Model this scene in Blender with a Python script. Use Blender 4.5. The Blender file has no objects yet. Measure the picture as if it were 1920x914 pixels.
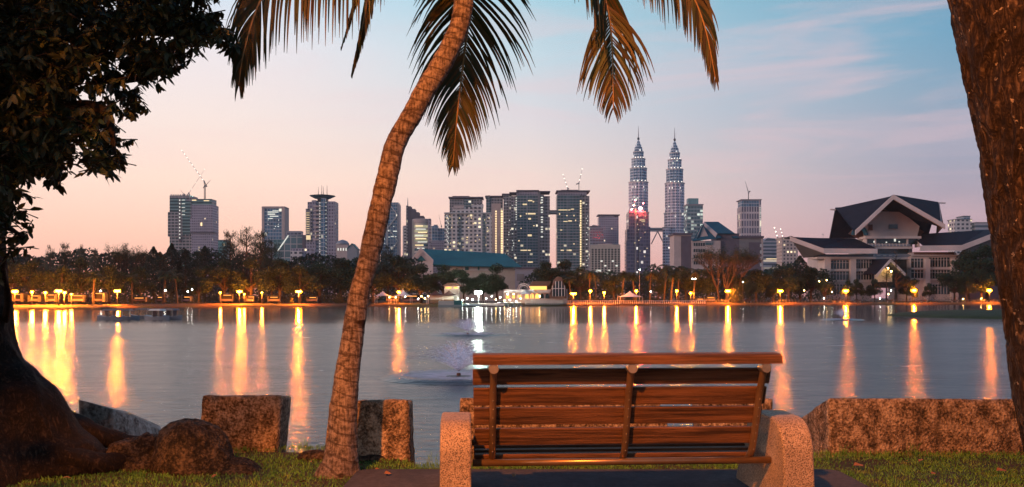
import bpy, math, random
import numpy as np
from mathutils import Vector, Matrix, noise
random.seed(7)
rnd = random.Random(11)
R = math.radians
SC = bpy.context.scene
COL = SC.collection
F = 1630.0            # focal length in photo pixels
HY = 559.0            # horizon row of the photo
CZ = 1.25             # eye height
WZ = -1.4             # lake level
HAZE = .00006

# ------------------------------------------------------------------ camera
cam = bpy.data.cameras.new('camera')
camo = bpy.data.objects.new('camera', cam)
COL.objects.link(camo)
camo.location = (0, 0, CZ)
camo.rotation_euler = (R(90), 0, 0)
cam.sensor_width = 36
cam.lens = F / 1920 * 36
cam.shift_y = (HY - 457) / 1920
cam.clip_start = 0.05
cam.clip_end = 20000
SC.camera = camo
SC.view_settings.view_transform = 'Standard'
SC.view_settings.look = 'None'
SC.view_settings.exposure = .12
SC.view_settings.gamma = 1
SC.cycles.max_bounces = 6
SC.cycles.transparent_max_bounces = 64
SC.cycles.sample_clamp_indirect = 6
SC.cycles.use_denoising = True
try:
    SC.cycles.denoiser = 'OPENIMAGEDENOISE'
except Exception:
    pass

def lin(c):
    """display 0..255 -> linear"""
    return tuple(((v / 255) / 12.92) if v / 255 <= .04045 else (((v / 255) + .055) / 1.055) ** 2.4 for v in c)

# ------------------------------------------------------------------ node helper
class N:
    def __init__(s, tree):
        s.t = tree
    def n(s, typ, props=None, **ins):
        nd = s.t.nodes.new(typ)
        for k, v in (props or {}).items():
            setattr(nd, k, v)
        for k, v in ins.items():
            s.set(nd, k, v)
        return nd
    def set(s, nd, k, v):
        sock = nd.inputs[int(k[1:])] if k[0] == 'i' and k[1:].isdigit() else nd.inputs[k.replace('_', ' ')]
        if isinstance(v, bpy.types.NodeSocket):
            s.t.links.new(v, sock)
        elif isinstance(v, bpy.types.Node):
            s.t.links.new(v.outputs[0], sock)
        else:
            if sock.type == 'RGBA' and len(v) == 3:
                v = (*v, 1)
            sock.default_value = v
    def math(s, op, a, b=0.0, c=0.0, clamp=False):
        return s.n('ShaderNodeMath', {'operation': op, 'use_clamp': clamp}, i0=a, i1=b, i2=c).outputs[0]
    def mix(s, f, a, b):
        nd = s.t.nodes.new('ShaderNodeMix'); nd.data_type = 'RGBA'
        for sock, v in ((nd.inputs[0], f), (nd.inputs[6], a), (nd.inputs[7], b)):
            if isinstance(v, bpy.types.NodeSocket):
                s.t.links.new(v, sock)
            else:
                if sock.type == 'RGBA' and len(v) == 3: v = (*v, 1)
                sock.default_value = v
        return nd.outputs[2]
    def ramp(s, fac, stops, interp='LINEAR'):
        nd = s.t.nodes.new('ShaderNodeValToRGB')
        cr = nd.color_ramp; cr.interpolation = interp
        while len(cr.elements) > 1: cr.elements.remove(cr.elements[0])
        cr.elements[0].position = stops[0][0]; cr.elements[0].color = (*stops[0][1], 1)
        for p, c in stops[1:]:
            e = cr.elements.new(p); e.color = (*c, 1)
        s.t.links.new(fac, nd.inputs[0])
        return nd.outputs[0]

# ------------------------------------------------------------------ sky
world = bpy.data.worlds.new('World'); SC.world = world
world.use_nodes = True
wt = world.node_tree; wt.nodes.clear(); W = N(wt)
tc = W.n('ShaderNodeTexCoord')
sx = W.n('ShaderNodeSeparateXYZ', i0=tc.outputs['Generated'])
el = W.math('MAXIMUM', sx.outputs['Z'], 0.0)
elr = W.math('POWER', el, 0.5)     # spreads the stops near the horizon
def st(lst):
    return [(min(1, max(0, z) ** .5), lin(c)) for z, c in lst]
rl = W.ramp(elr, st([(0, (238, 166, 146)), (.03, (246, 180, 158)), (.07, (251, 202, 178)), (.125, (252, 219, 200)), (.18, (242, 222, 212)),
                    (.27, (226, 220, 224)), (.34, (188, 212, 228)), (.5, (124, 160, 198)), (1, (62, 96, 144))]))
rc = W.ramp(elr, st([(0, (222, 156, 146)), (.04, (236, 182, 168)), (.09, (242, 204, 190)), (.14, (234, 212, 202)), (.2, (212, 208, 212)),
                    (.27, (186, 206, 216)), (.34, (150, 196, 212)), (.5, (86, 150, 188)), (1, (52, 92, 142))]))
rr = W.ramp(elr, st([(0, (176, 130, 138)), (.05, (180, 142, 150)), (.1, (172, 156, 168)), (.15, (152, 158, 176)), (.21, (130, 158, 180)),
                    (.27, (104, 154, 182)), (.34, (80, 144, 174)), (.5, (54, 116, 156)), (1, (50, 92, 138))]))
az = W.n('ShaderNodeMapRange', {'interpolation_type': 'SMOOTHSTEP'}, i0=sx.outputs['X'], i1=-.36, i2=.06).outputs[0]
az2 = W.n('ShaderNodeMapRange', {'interpolation_type': 'LINEAR'}, i0=sx.outputs['X'], i1=.02, i2=.44).outputs[0]
base = W.mix(az2, W.mix(az, rl, rc), rr)
# faint stretched cirrus
mp = W.n('ShaderNodeMapping', i0=tc.outputs['Generated'])
mp.inputs['Scale'].default_value = (2.2, 2.2, 15); mp.inputs['Rotation'].default_value = (0, R(-9), 0)
ns = W.n('ShaderNodeTexNoise', Vector=mp, Scale=1.6, Detail=6, Roughness=.55, Distortion=.6)
cl = W.n('ShaderNodeMapRange', {'interpolation_type': 'SMOOTHSTEP'}, i0=ns.outputs[0], i1=.44, i2=.70, i3=0, i4=.42).outputs[0]
cl = W.math('MULTIPLY', cl, W.n('ShaderNodeMapRange', i0=sx.outputs['X'], i1=-.3, i2=.35, i3=.2, i4=1.0).outputs[0])
cl = W.math('MULTIPLY', cl, W.n('ShaderNodeMapRange', i0=sx.outputs['Z'], i1=.03, i2=.14).outputs[0])
base = W.mix(cl, base, lin((232, 190, 192)))
# away from the afterglow (behind the viewer) the sky is dimmer
back = W.n('ShaderNodeMapRange', {'interpolation_type': 'SMOOTHSTEP'}, i0=sx.outputs['Y'], i1=-.5, i2=.45, i3=.72, i4=1.0).outputs[0]
base = W.mix(W.n('ShaderNodeMapRange', {'interpolation_type': 'SMOOTHSTEP'}, i0=sx.outputs['Y'], i1=.15, i2=-.5, i3=0, i4=.75).outputs[0], base, lin((118, 146, 178)))
bg = W.n('ShaderNodeBackground', Color=base, Strength=W.math('MULTIPLY', back, 1.12))
W.n('ShaderNodeOutputWorld', Surface=bg)

# the last afterglow, a weak broad sun low over the near bank
sun = bpy.data.lights.new('sun', 'SUN'); sun.energy = 1.2; sun.angle = R(14); sun.color = (1, .62, .5)
suno = bpy.data.objects.new('sun', sun); COL.objects.link(suno)
d = Vector((1.0, .55, -.16)).normalized()
suno.rotation_euler = d.to_track_quat('-Z', 'Y').to_euler()

# ------------------------------------------------------------------ coordinates
def P(x, y, D):
    return Vector(((x - 960) * D / F, D, CZ - (y - HY) * D / F))
def GX(x, D): return (x - 960) * D / F
def GZ(y, D): return CZ - (y - HY) * D / F

# ------------------------------------------------------------------ mesh builder
class MB:
    def __init__(s):
        s.v = []; s.f = []; s.m = []
    def add(s, vs, fs, mi=0):
        o = len(s.v); s.v.extend([tuple(p) for p in vs])
        s.f.extend([tuple(i + o for i in f) for f in fs]); s.m.extend([mi] * len(fs)); return s
    def box(s, x0, x1, y0, y1, z0, z1, mi=0, bev=0):
        if bev <= 0:
            vs = [(x, y, z) for z in (z0, z1) for y in (y0, y1) for x in (x0, x1)]
            return s.add(vs, [(0, 2, 3, 1), (4, 5, 7, 6), (0, 1, 5, 4), (2, 6, 7, 3), (0, 4, 6, 2), (1, 3, 7, 5)], mi)
        b = bev
        poly = [(x0 + b, z0), (x1 - b, z0), (x1, z0 + b), (x1, z1 - b), (x1 - b, z1), (x0 + b, z1), (x0, z1 - b), (x0, z0 + b)]
        pin = [(x0 + b, z0 + b)] * 0 + [(min(max(x, x0 + b), x1 - b), min(max(z, z0 + b), z1 - b)) for x, z in poly]
        rings = [[(x, y0, z) for x, z in pin], [(x, y0 + b, z) for x, z in poly], [(x, y1 - b, z) for x, z in poly], [(x, y1, z) for x, z in pin]]
        vs = [p for r in rings for p in r]; n = 8; fs = []
        for k in range(3):
            for i in range(n):
                j = (i + 1) % n
                fs.append((k * n + i, k * n + j, (k + 1) * n + j, (k + 1) * n + i))
        fs.append(tuple(range(n))[::-1]); fs.append(tuple(range(3 * n, 4 * n)))
        return s.add(vs, fs, mi)
    def prism(s, poly, a0, a1, axis='y', mi=0):
        """poly of 2-d points extruded along axis"""
        n = len(poly)
        def mk(p, a):
            return (p[0], a, p[1]) if axis == 'y' else ((a, p[0], p[1]) if axis == 'x' else (p[0], p[1], a))
        vs = [mk(p, a0) for p in poly] + [mk(p, a1) for p in poly]
        fs = [tuple(range(n)), tuple(range(n, 2 * n))[::-1]]
        for i in range(n):
            j = (i + 1) % n; fs.append((i, i + n, j + n, j))
        return s.add(vs, fs, mi)
    def slab(s, pts, t, mi=0):
        """3-d polygon given a thickness t along its normal"""
        pts = [Vector(p) for p in pts]
        nn = Vector((0, 0, 0))
        for i in range(len(pts)):
            nn += pts[i].cross(pts[(i + 1) % len(pts)])
        nn.normalize(); n = len(pts)
        vs = [p + nn * t / 2 for p in pts] + [p - nn * t / 2 for p in pts]
        fs = [tuple(range(n)), tuple(range(n, 2 * n))[::-1]]
        for i in range(n):
            j = (i + 1) % n; fs.append((i, i + n, j + n, j))
        return s.add(vs, fs, mi)
    def tube(s, pts, rad, n=8, mi=0, cap=True, ref=None):
        pts = [Vector(p) for p in pts]; m = len(pts)
        if not hasattr(rad, '__len__'): rad = [rad] * m
        vs = []; prev = None
        for i, p in enumerate(pts):
            t = (pts[min(i + 1, m - 1)] - pts[max(i - 1, 0)])
            if t.length < 1e-9: t = Vector((0, 0, 1))
            t.normalize()
            if prev is None:
                a = Vector((0, 1, 0)) if abs(t.y) < .9 else Vector((1, 0, 0))
            else: a = prev
            u = (a - t * a.dot(t)); u = u.normalized() if u.length > 1e-6 else t.orthogonal().normalized()
            prev = u; w = t.cross(u)
            for k in range(n):
                an = 2 * math.pi * k / n
                vs.append(p + (u * math.cos(an) + w * math.sin(an)) * rad[i])
        fs = []
        for i in range(m - 1):
            for k in range(n):
                j = (k + 1) % n
                fs.append((i * n + k, i * n + j, (i + 1) * n + j, (i + 1) * n + k))
        if cap:
            fs.append(tuple(range(n))[::-1]); fs.append(tuple(range((m - 1) * n, m * n)))
        return s.add(vs, fs, mi)
    def lathe(s, prof, n=16, c=(0, 0, 0), mi=0, star=0.0, sx_=1, sy_=1):
        vs = []; m = len(prof)
        for r, z in prof:
            for k in range(n):
                a = 2 * math.pi * k / n; rr_ = r * (1 - star * (k % 2))
                vs.append((c[0] + rr_ * math.cos(a) * sx_, c[1] + rr_ * math.sin(a) * sy_, c[2] + z))
        fs = [(i * n + k, i * n + (k + 1) % n, (i + 1) * n + (k + 1) % n, (i + 1) * n + k) for i in range(m - 1) for k in range(n)]
        fs.append(tuple(range(n))[::-1]); fs.append(tuple(range((m - 1) * n, m * n)))
        return s.add(vs, fs, mi)
    def ball(s, c, r, n=10, mi=0, sz=1):
        prof = [(max(1e-4, r * math.sin(math.pi * i / n)), -r * sz * math.cos(math.pi * i / n)) for i in range(n + 1)]
        return s.lathe(prof, n, c, mi)
    def build(s, name, mats, parent=None, smooth=False, off=None):
        me = bpy.data.meshes.new(name)
        off = off if off is not None else (OFF.get(parent.name, Vector((0, 0, 0))) if parent else Vector((0, 0, 0)))
        ox, oy, oz = off
        me.from_pydata([(a - ox, b - oy, c - oz) for a, b, c in s.v], [], s.f)
        if not isinstance(mats, (list, tuple)): mats = [mats]
        for m_ in mats: me.materials.append(m_)
        if len(mats) > 1: me.polygons.foreach_set('material_index', s.m)
        if smooth: me.polygons.foreach_set('use_smooth', [True] * len(s.f))
        o = bpy.data.objects.new(name, me); COL.objects.link(o)
        if parent: o.parent = parent; OFF[o.name] = Vector(off)
        elif off is not None: o.location = off
        return o
OFF = {}
def tag(o, label=None, cat=None, group=None, kind=None):
    if label: o['label'] = label
    if cat: o['category'] = cat
    if group: o['group'] = group
    if kind: o['kind'] = kind
    return o
def thing(name, label, cat, loc=(0, 0, 0), group=None, world_coords=True):
    o = bpy.data.objects.new(name, None); COL.objects.link(o); o.location = loc
    o.empty_display_size = .2
    OFF[o.name] = Vector(loc) if world_coords else Vector((0, 0, 0))
    return tag(o, label, cat, group)
def copy_tree(o, parent=None):
    c = o.copy(); COL.objects.link(c); c.parent = parent
    for ch in list(o.children): copy_tree(ch, c)
    return c

# ------------------------------------------------------------------ materials
def newmat(name):
    m = bpy.data.materials.new(name); m.use_nodes = True; m.node_tree.nodes.clear()
    return m, N(m.node_tree)
def simple(name, col, rough=.8, metal=0, var=.2, scale=4, bump=0, bscale=20, spec=.4, emit=None, est=0, stretch=None, dark=None, dscale=None, dlo=.45, dhi=.65):
    m, q = newmat(name)
    t = q.n('ShaderNodeTexCoord'); co = t.outputs['Object']
    if stretch:
        mp_ = q.n('ShaderNodeMapping', Vector=co); mp_.inputs['Scale'].default_value = stretch; co = mp_.outputs[0]
    n1 = q.n('ShaderNodeTexNoise', Vector=co, Scale=scale, Detail=6, Roughness=.6)
    f = q.n('ShaderNodeMapRange', i0=n1.outputs[0], i1=.3, i2=.7, i3=1 - var, i4=1 + var).outputs[0]
    c = q.n('ShaderNodeVectorMath', {'operation': 'SCALE'}, i0=col, Scale=f).outputs[0]
    if dark:
        n2 = q.n('ShaderNodeTexNoise', Vector=co, Scale=dscale or scale * .4, Detail=8, Roughness=.65)
        c = q.mix(q.n('ShaderNodeMapRange', {'interpolation_type': 'SMOOTHSTEP'}, i0=n2.outputs[0], i1=dlo, i2=dhi).outputs[0], c, dark)
    b = q.n('ShaderNodeBsdfPrincipled', Base_Color=c, Roughness=rough, Metallic=metal)
    b.inputs['Specular IOR Level'].default_value = spec
    if bump:
        n3 = q.n('ShaderNodeTexNoise', Vector=co, Scale=bscale, Detail=8, Roughness=.65)
        bp = q.n('ShaderNodeBump', Height=n3.outputs[0], Strength=min(1, bump), Distance=max(.01, 1 / bscale * .6))
        q.set(b, 'Normal', bp.outputs[0])
    if emit:
        q.set(b, 'Emission Color', emit); b.inputs['Emission Strength'].default_value = est
    q.n('ShaderNodeOutputMaterial', Surface=b)
    return m
def glow(name, col, strength):
    m, q = newmat(name)
    q.n('ShaderNodeOutputMaterial', Surface=q.n('ShaderNodeEmission', Color=col, Strength=strength))
    return m
def glow_glass(name, col, strength):
    m, q = newmat(name)
    q.n('ShaderNodeOutputMaterial', Surface=q.n('ShaderNodeAddShader', i0=q.n('ShaderNodeEmission', Color=col, Strength=strength).outputs[0], i1=q.n('ShaderNodeBsdfTransparent').outputs[0]))
    return m
def facade(name, wall, glass, fh=4.0, bay=4.0, gz=(.25, .85), gu=(.12, .88), lit=.05, litcol=(1, .75, .45), litst=1.5, grough=.12, metal=0.0, wrough=.7, streak=.15):
    m, q = newmat(name)
    t = q.n('ShaderNodeTexCoord'); p = q.n('ShaderNodeSeparateXYZ', i0=t.outputs['Object'])
    nr = q.n('ShaderNodeSeparateXYZ', i0=t.outputs['Normal'])
    side = q.math('GREATER_THAN', q.math('ABSOLUTE', nr.outputs[0]), .7)
    u = q.math('ADD', q.math('MULTIPLY', p.outputs[0], q.math('SUBTRACT', 1.0, side)), q.math('MULTIPLY', p.outputs[1], side))
    u = q.math('ADD', u, 5000.0)
    ub = q.math('DIVIDE', u, bay); zb = q.math('DIVIDE', p.outputs[2], fh)
    def band(v, lo, hi):
        fr = q.math('FRACT', v)
        return q.math('MULTIPLY', q.math('GREATER_THAN', fr, lo), q.math('LESS_THAN', fr, hi))
    win = q.math('MULTIPLY', band(ub, *gu), band(zb, *gz))
    top = q.math('LESS_THAN', q.math('ABSOLUTE', nr.outputs[2]), .5)
    win = q.math('MULTIPLY', win, top)
    cell = q.n('ShaderNodeCombineXYZ', i0=q.math('FLOOR', ub), i1=q.math('FLOOR', zb), i2=side)
    wn = q.n('ShaderNodeTexWhiteNoise', {'noise_dimensions': '3D'}, Vector=cell)
    rv = q.n('ShaderNodeSeparateColor', i0=wn.outputs['Color'])
    isl = q.math('MULTIPLY', q.math('LESS_THAN', wn.outputs['Value'], lit), win)
    gl = q.n('ShaderNodeVectorMath', {'operation': 'SCALE'}, i0=glass, Scale=q.math('ADD', q.math('MULTIPLY', rv.outputs[0], .7), .65)).outputs[0]
    nz = q.n('ShaderNodeTexNoise', Vector=t.outputs['Object'], Scale=.05, Detail=5)
    wl = q.n('ShaderNodeVectorMath', {'operation': 'SCALE'}, i0=wall, Scale=q.n('ShaderNodeMapRange', i0=nz.outputs[0], i1=.3, i2=.7, i3=1 - streak, i4=1 + streak).outputs[0]).outputs[0]
    c = q.mix(win, wl, gl)
    b = q.n('ShaderNodeBsdfPrincipled', Base_Color=c, Metallic=q.math('MULTIPLY', win, metal), Roughness=q.math('SUBTRACT', wrough, q.math('MULTIPLY', win, wrough - grough)))
    q.set(b, 'Emission Color', litcol); q.set(b, 'Emission Strength', q.math('MULTIPLY', isl, q.math('ADD', q.math('MULTIPLY', rv.outputs[1], litst), litst * .3)))
    q.n('ShaderNodeOutputMaterial', Surface=b)
    return m

M_orange = (1, .30, .022)
MAT = {}
MAT['globe'] = glow_glass('sodium_globe', (1, .2, .004), 140)
MAT['globe_small'] = glow_glass('sodium_globe_small', (1, .25, .01), 60)
MAT['globe_white'] = glow('white_lamp', (.95, 1, .9), 55)
MAT['flood'] = glow('floodlight', (.86, 1, .88), 420)
MAT['warm_lamp'] = glow('warm_lamp', (1, .62, .2), 70)
MAT['warm_win'] = glow('warm_window', (1, .74, .42), .95)
MAT['gold_strip'] = glow('gold_strip', (1, .72, .38), 1.5)
MAT['white_win'] = glow('white_window', (.95, .95, .84), .85)
MAT['orange_win'] = glow('orange_window', (1, .45, .12), 1.6)
MAT['cafe'] = glow('cafe_light', (1, .42, .10), 2.2)
MAT['red_lamp'] = glow('red_lamp', (1, .045, .05), 330)
MAT['crane_light'] = glow('crane_light', (1, .88, .74), 3)
MAT['metal_dark'] = simple('dark_metal', (.06, .06, .07), .5, .6, .1)
MAT['steel'] = simple('steel_grey', (.3, .31, .34), .5, .3, .1, 2)
MAT['pole'] = simple('pole_paint', (.12, .12, .12), .5, .2, .1)
MAT['white'] = simple('white_paint', (.62, .60, .58), .7, 0, .12, .4)
MAT['cream'] = simple('cream_render', (.5, .44, .38), .8, 0, .12, .2)
MAT['pinkwall'] = simple('pale_rose_wall', (.56, .44, .41), .8, 0, .12, .15)
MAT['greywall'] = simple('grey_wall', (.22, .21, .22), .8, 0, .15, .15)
MAT['mauvewall'] = simple('mauve_wall', (.13, .11, .14), .8, 0, .15, .15)
MAT['darkroof'] = simple('slate_roof', (.016, .019, .032), .75, 0, .25, .4, spec=.2)
MAT['tealroof'] = simple('teal_roof', (.008, .13, .145), .55, 0, .22, .12)
MAT['blueroof'] = simple('blue_roof', (.012, .10, .15), .55, 0, .22, .2)
MAT['darkglass'] = simple('dark_glass', (.015, .035, .035), .12, 0, .3, .3, spec=.8)
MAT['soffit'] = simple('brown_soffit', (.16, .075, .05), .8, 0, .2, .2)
MAT['canvas'] = simple('white_canvas', (.75, .72, .68), .8, 0, .06, 1)
MAT['brownroof'] = simple('brown_roof', (.12, .055, .04), .85, 0, .2, 1)
MAT['wood_far'] = simple('timber_far', (.11, .06, .035), .8, 0, .2, 1)
MAT['concrete_far'] = simple('concrete_far', (.36, .33, .29), .9, 0, .15, .4)

exec_order = []
# ------------------------------------------------------------------ shore line
SH = [(-700, 184), (0, 190), (30, 197), (200, 205), (270, 227), (400, 254), (560, 246), (700, 280), (860, 262), (1040, 275), (1160, 300), (1300, 310),
      (1450, 318), (1600, 332), (1900, 350), (2600, 350)]
def shoreD(x):
    for (a, da), (b, db) in zip(SH, SH[1:]):
        if a <= x <= b: return da + (db - da) * (x - a) / (b - a)
    return SH[0][1] if x < SH[0][0] else SH[-1][1]
GZ0 = -0.45     # far ground level

# water material
def water_mat():
    m, q = newmat('lake_water')
    g = q.n('ShaderNodeNewGeometry'); sp = q.n('ShaderNodeSeparateXYZ', i0=g.outputs['Position'])
    mp_ = q.n('ShaderNodeMapping', Vector=g.outputs['Position']); mp_.inputs['Scale'].default_value = (.012, .05, 0)
    nz = q.n('ShaderNodeTexNoise', Vector=mp_, Scale=1, Detail=4, Roughness=.55)
    y = q.math('ADD', sp.outputs[1], q.math('MULTIPLY', q.math('SUBTRACT', nz.outputs[0], .5), 30))
    z1 = q.n('ShaderNodeMapRange', {'interpolation_type': 'SMOOTHSTEP'}, i0=y, i1=68, i2=104).outputs[0]
    mp2 = q.n('ShaderNodeMapping', Vector=g.outputs['Position']); mp2.inputs['Scale'].default_value = (.16, .42, 0)
    n2 = q.n('ShaderNodeTexNoise', Vector=mp2, Scale=1, Detail=5, Roughness=.6)
    rough = q.math('ADD', q.math('MULTIPLY', z1, -.135), q.math('ADD', .185, q.math('MULTIPLY', n2.outputs[0], .13)))
    mp3 = q.n('ShaderNodeMapping', Vector=g.outputs['Position']); mp3.inputs['Scale'].default_value = (1.0, 2.6, 0)
    n3 = q.n('ShaderNodeTexNoise', Vector=mp3, Scale=.9, Detail=4, Roughness=.55, Distortion=.5)
    near = q.n('ShaderNodeMapRange', i0=sp.outputs[1], i1=12, i2=130, i3=.5, i4=.07).outputs[0]
    bp = q.n('ShaderNodeBump', Height=n3.outputs[0], Strength=near, Distance=.12)
    b = q.n('ShaderNodeBsdfPrincipled', Base_Color=(.012, .022, .03), Roughness=rough, IOR=1.34, Normal=bp.outputs[0])
    q.n('ShaderNodeOutputMaterial', Surface=b)
    return m
MAT['water'] = water_mat()
w = MB(); w.add([(-3000, -40, WZ), (3000, -40, WZ), (3000, 900, WZ), (-3000, 900, WZ)], [(0, 1, 2, 3)])
tag(w.build('water', MAT['water']), 'calm lake', kind='structure')

# ------------------------------------------------------------------ near bank
def edge_y(x):
    """where the near lawn ends (metres ahead) for a lateral position x"""
    pts = [(-60, 7.2), (-5, 7.2), (-3, 7.0), (-1.9, 7.25), (-1.2, 7.25), (-.9, 6.95), (-.75, 6.5), (.1, 6.62), (1.6, 6.75), (2.3, 7.0), (6, 7.35), (60, 7.4)]
    for (a, ya), (b, yb) in zip(pts, pts[1:]):
        if a <= x <= b:
            return ya + (yb - ya) * (x - a) / (b - a) + .05 * noise.noise(Vector((x * 3, 1, 0)))
    return 7.2
def ground_z(x, y):
    return .02 * noise.noise(Vector((x * .7, y * .7, 0))) + .012 * noise.noise(Vector((x * 3, y * 3, 5)))
MAT['lawn'] = simple('lawn_soil', (.035, .035, .012), .95, 0, .45, 9, bump=.6, bscale=60, dark=(.05, .028, .014), dscale=3)
xs = sorted(set([-60, -30, -15, -8] + [round(-6 + i * .12, 3) for i in range(101)] + [8, 15, 30, 60]))
w = MB(); rows = [-30, -10, 0, 3, 4, 4.6, 5.0, 5.4, 5.7, 6.0, 6.25]
vs = []; nr_ = len(rows) + 6
for x in xs:
    e = edge_y(x)
    for y in rows: vs.append((x, y, ground_z(x, y) if y > 3 else 0))
    for k, (fy, fz) in enumerate(((.4, 0), (.8, -.005), (1, -.04))):
        y = 6.25 + (e - 6.25) * fy; vs.append((x, y, ground_z(x, y) + fz))
    vs.append((x, e + .08, -.2)); vs.append((x, e + .16 + .05 * noise.noise(Vector((x * 5, 2, 0))), -.8)); vs.append((x, e + .3, -1.8))
fs = [(i * nr_ + j, (i + 1) * nr_ + j, (i + 1) * nr_ + j + 1, i * nr_ + j + 1) for i in range(len(xs) - 1) for j in range(nr_ - 1)]
w.add(vs, fs)
tag(w.build('ground', MAT['lawn'], smooth=True), 'lawn bank in front of the lake', kind='structure')

MAT['asphalt'] = simple('asphalt', (.06, .056, .06), .9, 0, .35, 30, bump=.7, bscale=160, dark=(.035, .034, .04), dscale=2)
w = MB(); poly = []
x0, x1, y0, y1, r = -1.08, 2.28, 2.2, 6.12, .1
for cx, cy, a0 in ((x1 - r, y1 - r, 0), (x0 + r, y1 - r, 90), (x0 + r, y0 + r, 180), (x1 - r, y0 + r, 270)):
    for k in range(5):
        a = R(a0 + k * 22.5); poly.append((cx + r * math.cos(a), cy + r * math.sin(a)))
w.prism(poly, -.1, .045, 'z')
tag(w.build('pavement', MAT['asphalt']), 'asphalt pad under the bench', kind='structure')

# ------------------------------------------------------------------ grass
def blades_mat():
    m, q = newmat('grass_blades')
    g = q.n('ShaderNodeNewGeometry')
    nz = q.n('ShaderNodeTexNoise', Vector=g.outputs['Position'], Scale=5, Detail=5)
    wn = q.n('ShaderNodeTexNoise', Vector=g.outputs['Position'], Scale=60, Detail=1)
    c = q.ramp(nz.outputs[0], [(.3, (.06, .19, .025)), (.55, (.10, .25, .035)), (.72, (.17, .19, .05))])
    c = q.n('ShaderNodeVectorMath', {'operation': 'SCALE'}, i0=c, Scale=q.n('ShaderNodeMapRange', i0=wn.outputs[0], i1=.3, i2=.7, i3=.45, i4=1.6).outputs[0]).outputs[0]
    q.n('ShaderNodeOutputMaterial', Surface=q.n('ShaderNodeBsdfPrincipled', Base_Color=c, Roughness=.6))
    return m
MAT['blades'] = blades_mat()
def on_pad(x, y): return -1.08 < x < 2.28 and y < 6.12
def grass_patch(n, xr, y0, seed):
    g = random.Random(seed); mb = MB(); k = 0
    while k < n:
        x = g.uniform(*xr); e = edge_y(x); y = g.uniform(y0, e + .03)
        if on_pad(x, y): k += 1; continue
        den = noise.noise(Vector((x * 2.2, y * 2.2, 9)))
        k += 1
        if g.random() > .75 + den * .9: continue
        h = g.uniform(.012, .034) * (1.25 if y > e - .12 else 1); a = g.uniform(0, 6.28); wd = g.uniform(.0018, .0036)
        lx, ly = g.gauss(0, .014), g.gauss(0, .014); z = ground_z(x, y) - .004
        dx, dy = math.cos(a) * wd, math.sin(a) * wd
        mb.add([(x - dx, y - dy, z), (x + dx, y + dy, z), (x + lx * .5 + dx * .6, y + ly * .5 + dy * .6, z + h * .7), (x + lx * .5 - dx * .6, y + ly * .5 - dy * .6, z + h * .7), (x + lx, y + ly, z + h)],
               [(0, 1, 2, 3), (3, 2, 4)])
    return mb
gm = grass_patch(90000, (-4.6, 4.9), 5.35, 3)
g2 = random.Random(5)                       # a few tall tufts on the edge
for (tx, ty) in ((-1.42, 7.22), (-1.75, 7.2), (-.62, 6.55), (-.5, 6.6), (-.38, 6.62), (2.65, 6.9), (3.2, 6.95), (-1.0, 6.9), (.6, 6.68)):
    for k in range(9):
        x = tx + g2.gauss(0, .03); h = g2.uniform(.05, .12); l = g2.gauss(0, .04)
        gm.add([(x - .002, ty, -.01), (x + .002, ty, -.01), (x + l * .4 + .0015, ty, h * .6), (x + l * .4 - .0015, ty, h * .6), (x + l, ty, h)], [(0, 1, 2, 3), (3, 2, 4)])
tag(gm.build('grass', MAT['blades']), 'short green grass of the near bank', kind='stuff')

# ------------------------------------------------------------------ bark, concrete, granite
def bark_mat(name, c1, c2, c3, sc=(6, 6, 1.4), bump=.9, lichen=None, dist=.02):
    m, q = newmat(name)
    t = q.n('ShaderNodeTexCoord')
    mp_ = q.n('ShaderNodeMapping', Vector=t.outputs['Object']); mp_.inputs['Scale'].default_value = sc
    n1 = q.n('ShaderNodeTexNoise', Vector=mp_, Scale=3.2, Detail=10, Roughness=.62, Distortion=1.2)
    rid = q.math('MULTIPLY', q.math('ABSOLUTE', q.math('SUBTRACT', n1.outputs[0], .5)), 5.0)
    mpb = q.n('ShaderNodeMapping', Vector=t.outputs['Object']); mpb.inputs['Scale'].default_value = (5, 5, 11)
    nb_ = q.n('ShaderNodeTexNoise', Vector=mpb, Scale=3, Detail=6, Roughness=.65, Distortion=.8)
    h = q.math('ADD', q.math('MULTIPLY', q.math('MINIMUM', rid, 1.0), .62), q.math('MULTIPLY', nb_.outputs[0], .5))
    c = q.ramp(h, [(.28, c1), (.55, c2), (.85, c3)])
    n3 = q.n('ShaderNodeTexNoise', Vector=t.outputs['Object'], Scale=2.2, Detail=6, Roughness=.6)
    c = q.n('ShaderNodeVectorMath', {'operation': 'SCALE'}, i0=c, Scale=q.n('ShaderNodeMapRange', i0=n3.outputs[0], i1=.3, i2=.7, i3=.55, i4=1.4).outputs[0]).outputs[0]
    if lichen:
        n2 = q.n('ShaderNodeTexNoise', Vector=t.outputs['Object'], Scale=14, Detail=5, Roughness=.7)
        c = q.mix(q.n('ShaderNodeMapRange', i0=n2.outputs[0], i1=.635, i2=.66).outputs[0], c, lichen)
    b = q.n('ShaderNodeBsdfPrincipled', Base_Color=c, Roughness=.85, Normal=q.n('ShaderNodeBump', Height=h, Strength=bump, Distance=dist).outputs[0])
    b.inputs['Specular IOR Level'].default_value = .25
    q.n('ShaderNodeOutputMaterial', Surface=b)
    return m
MAT['bark'] = bark_mat('ridged_bark', (.012, .008, .006), (.055, .036, .022), (.16, .11, .065), lichen=(.42, .34, .24))
MAT['bark_dark'] = bark_mat('dark_bark', (.006, .005, .004), (.022, .015, .010), (.06, .042, .028), sc=(8, 8, 3.4))
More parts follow.
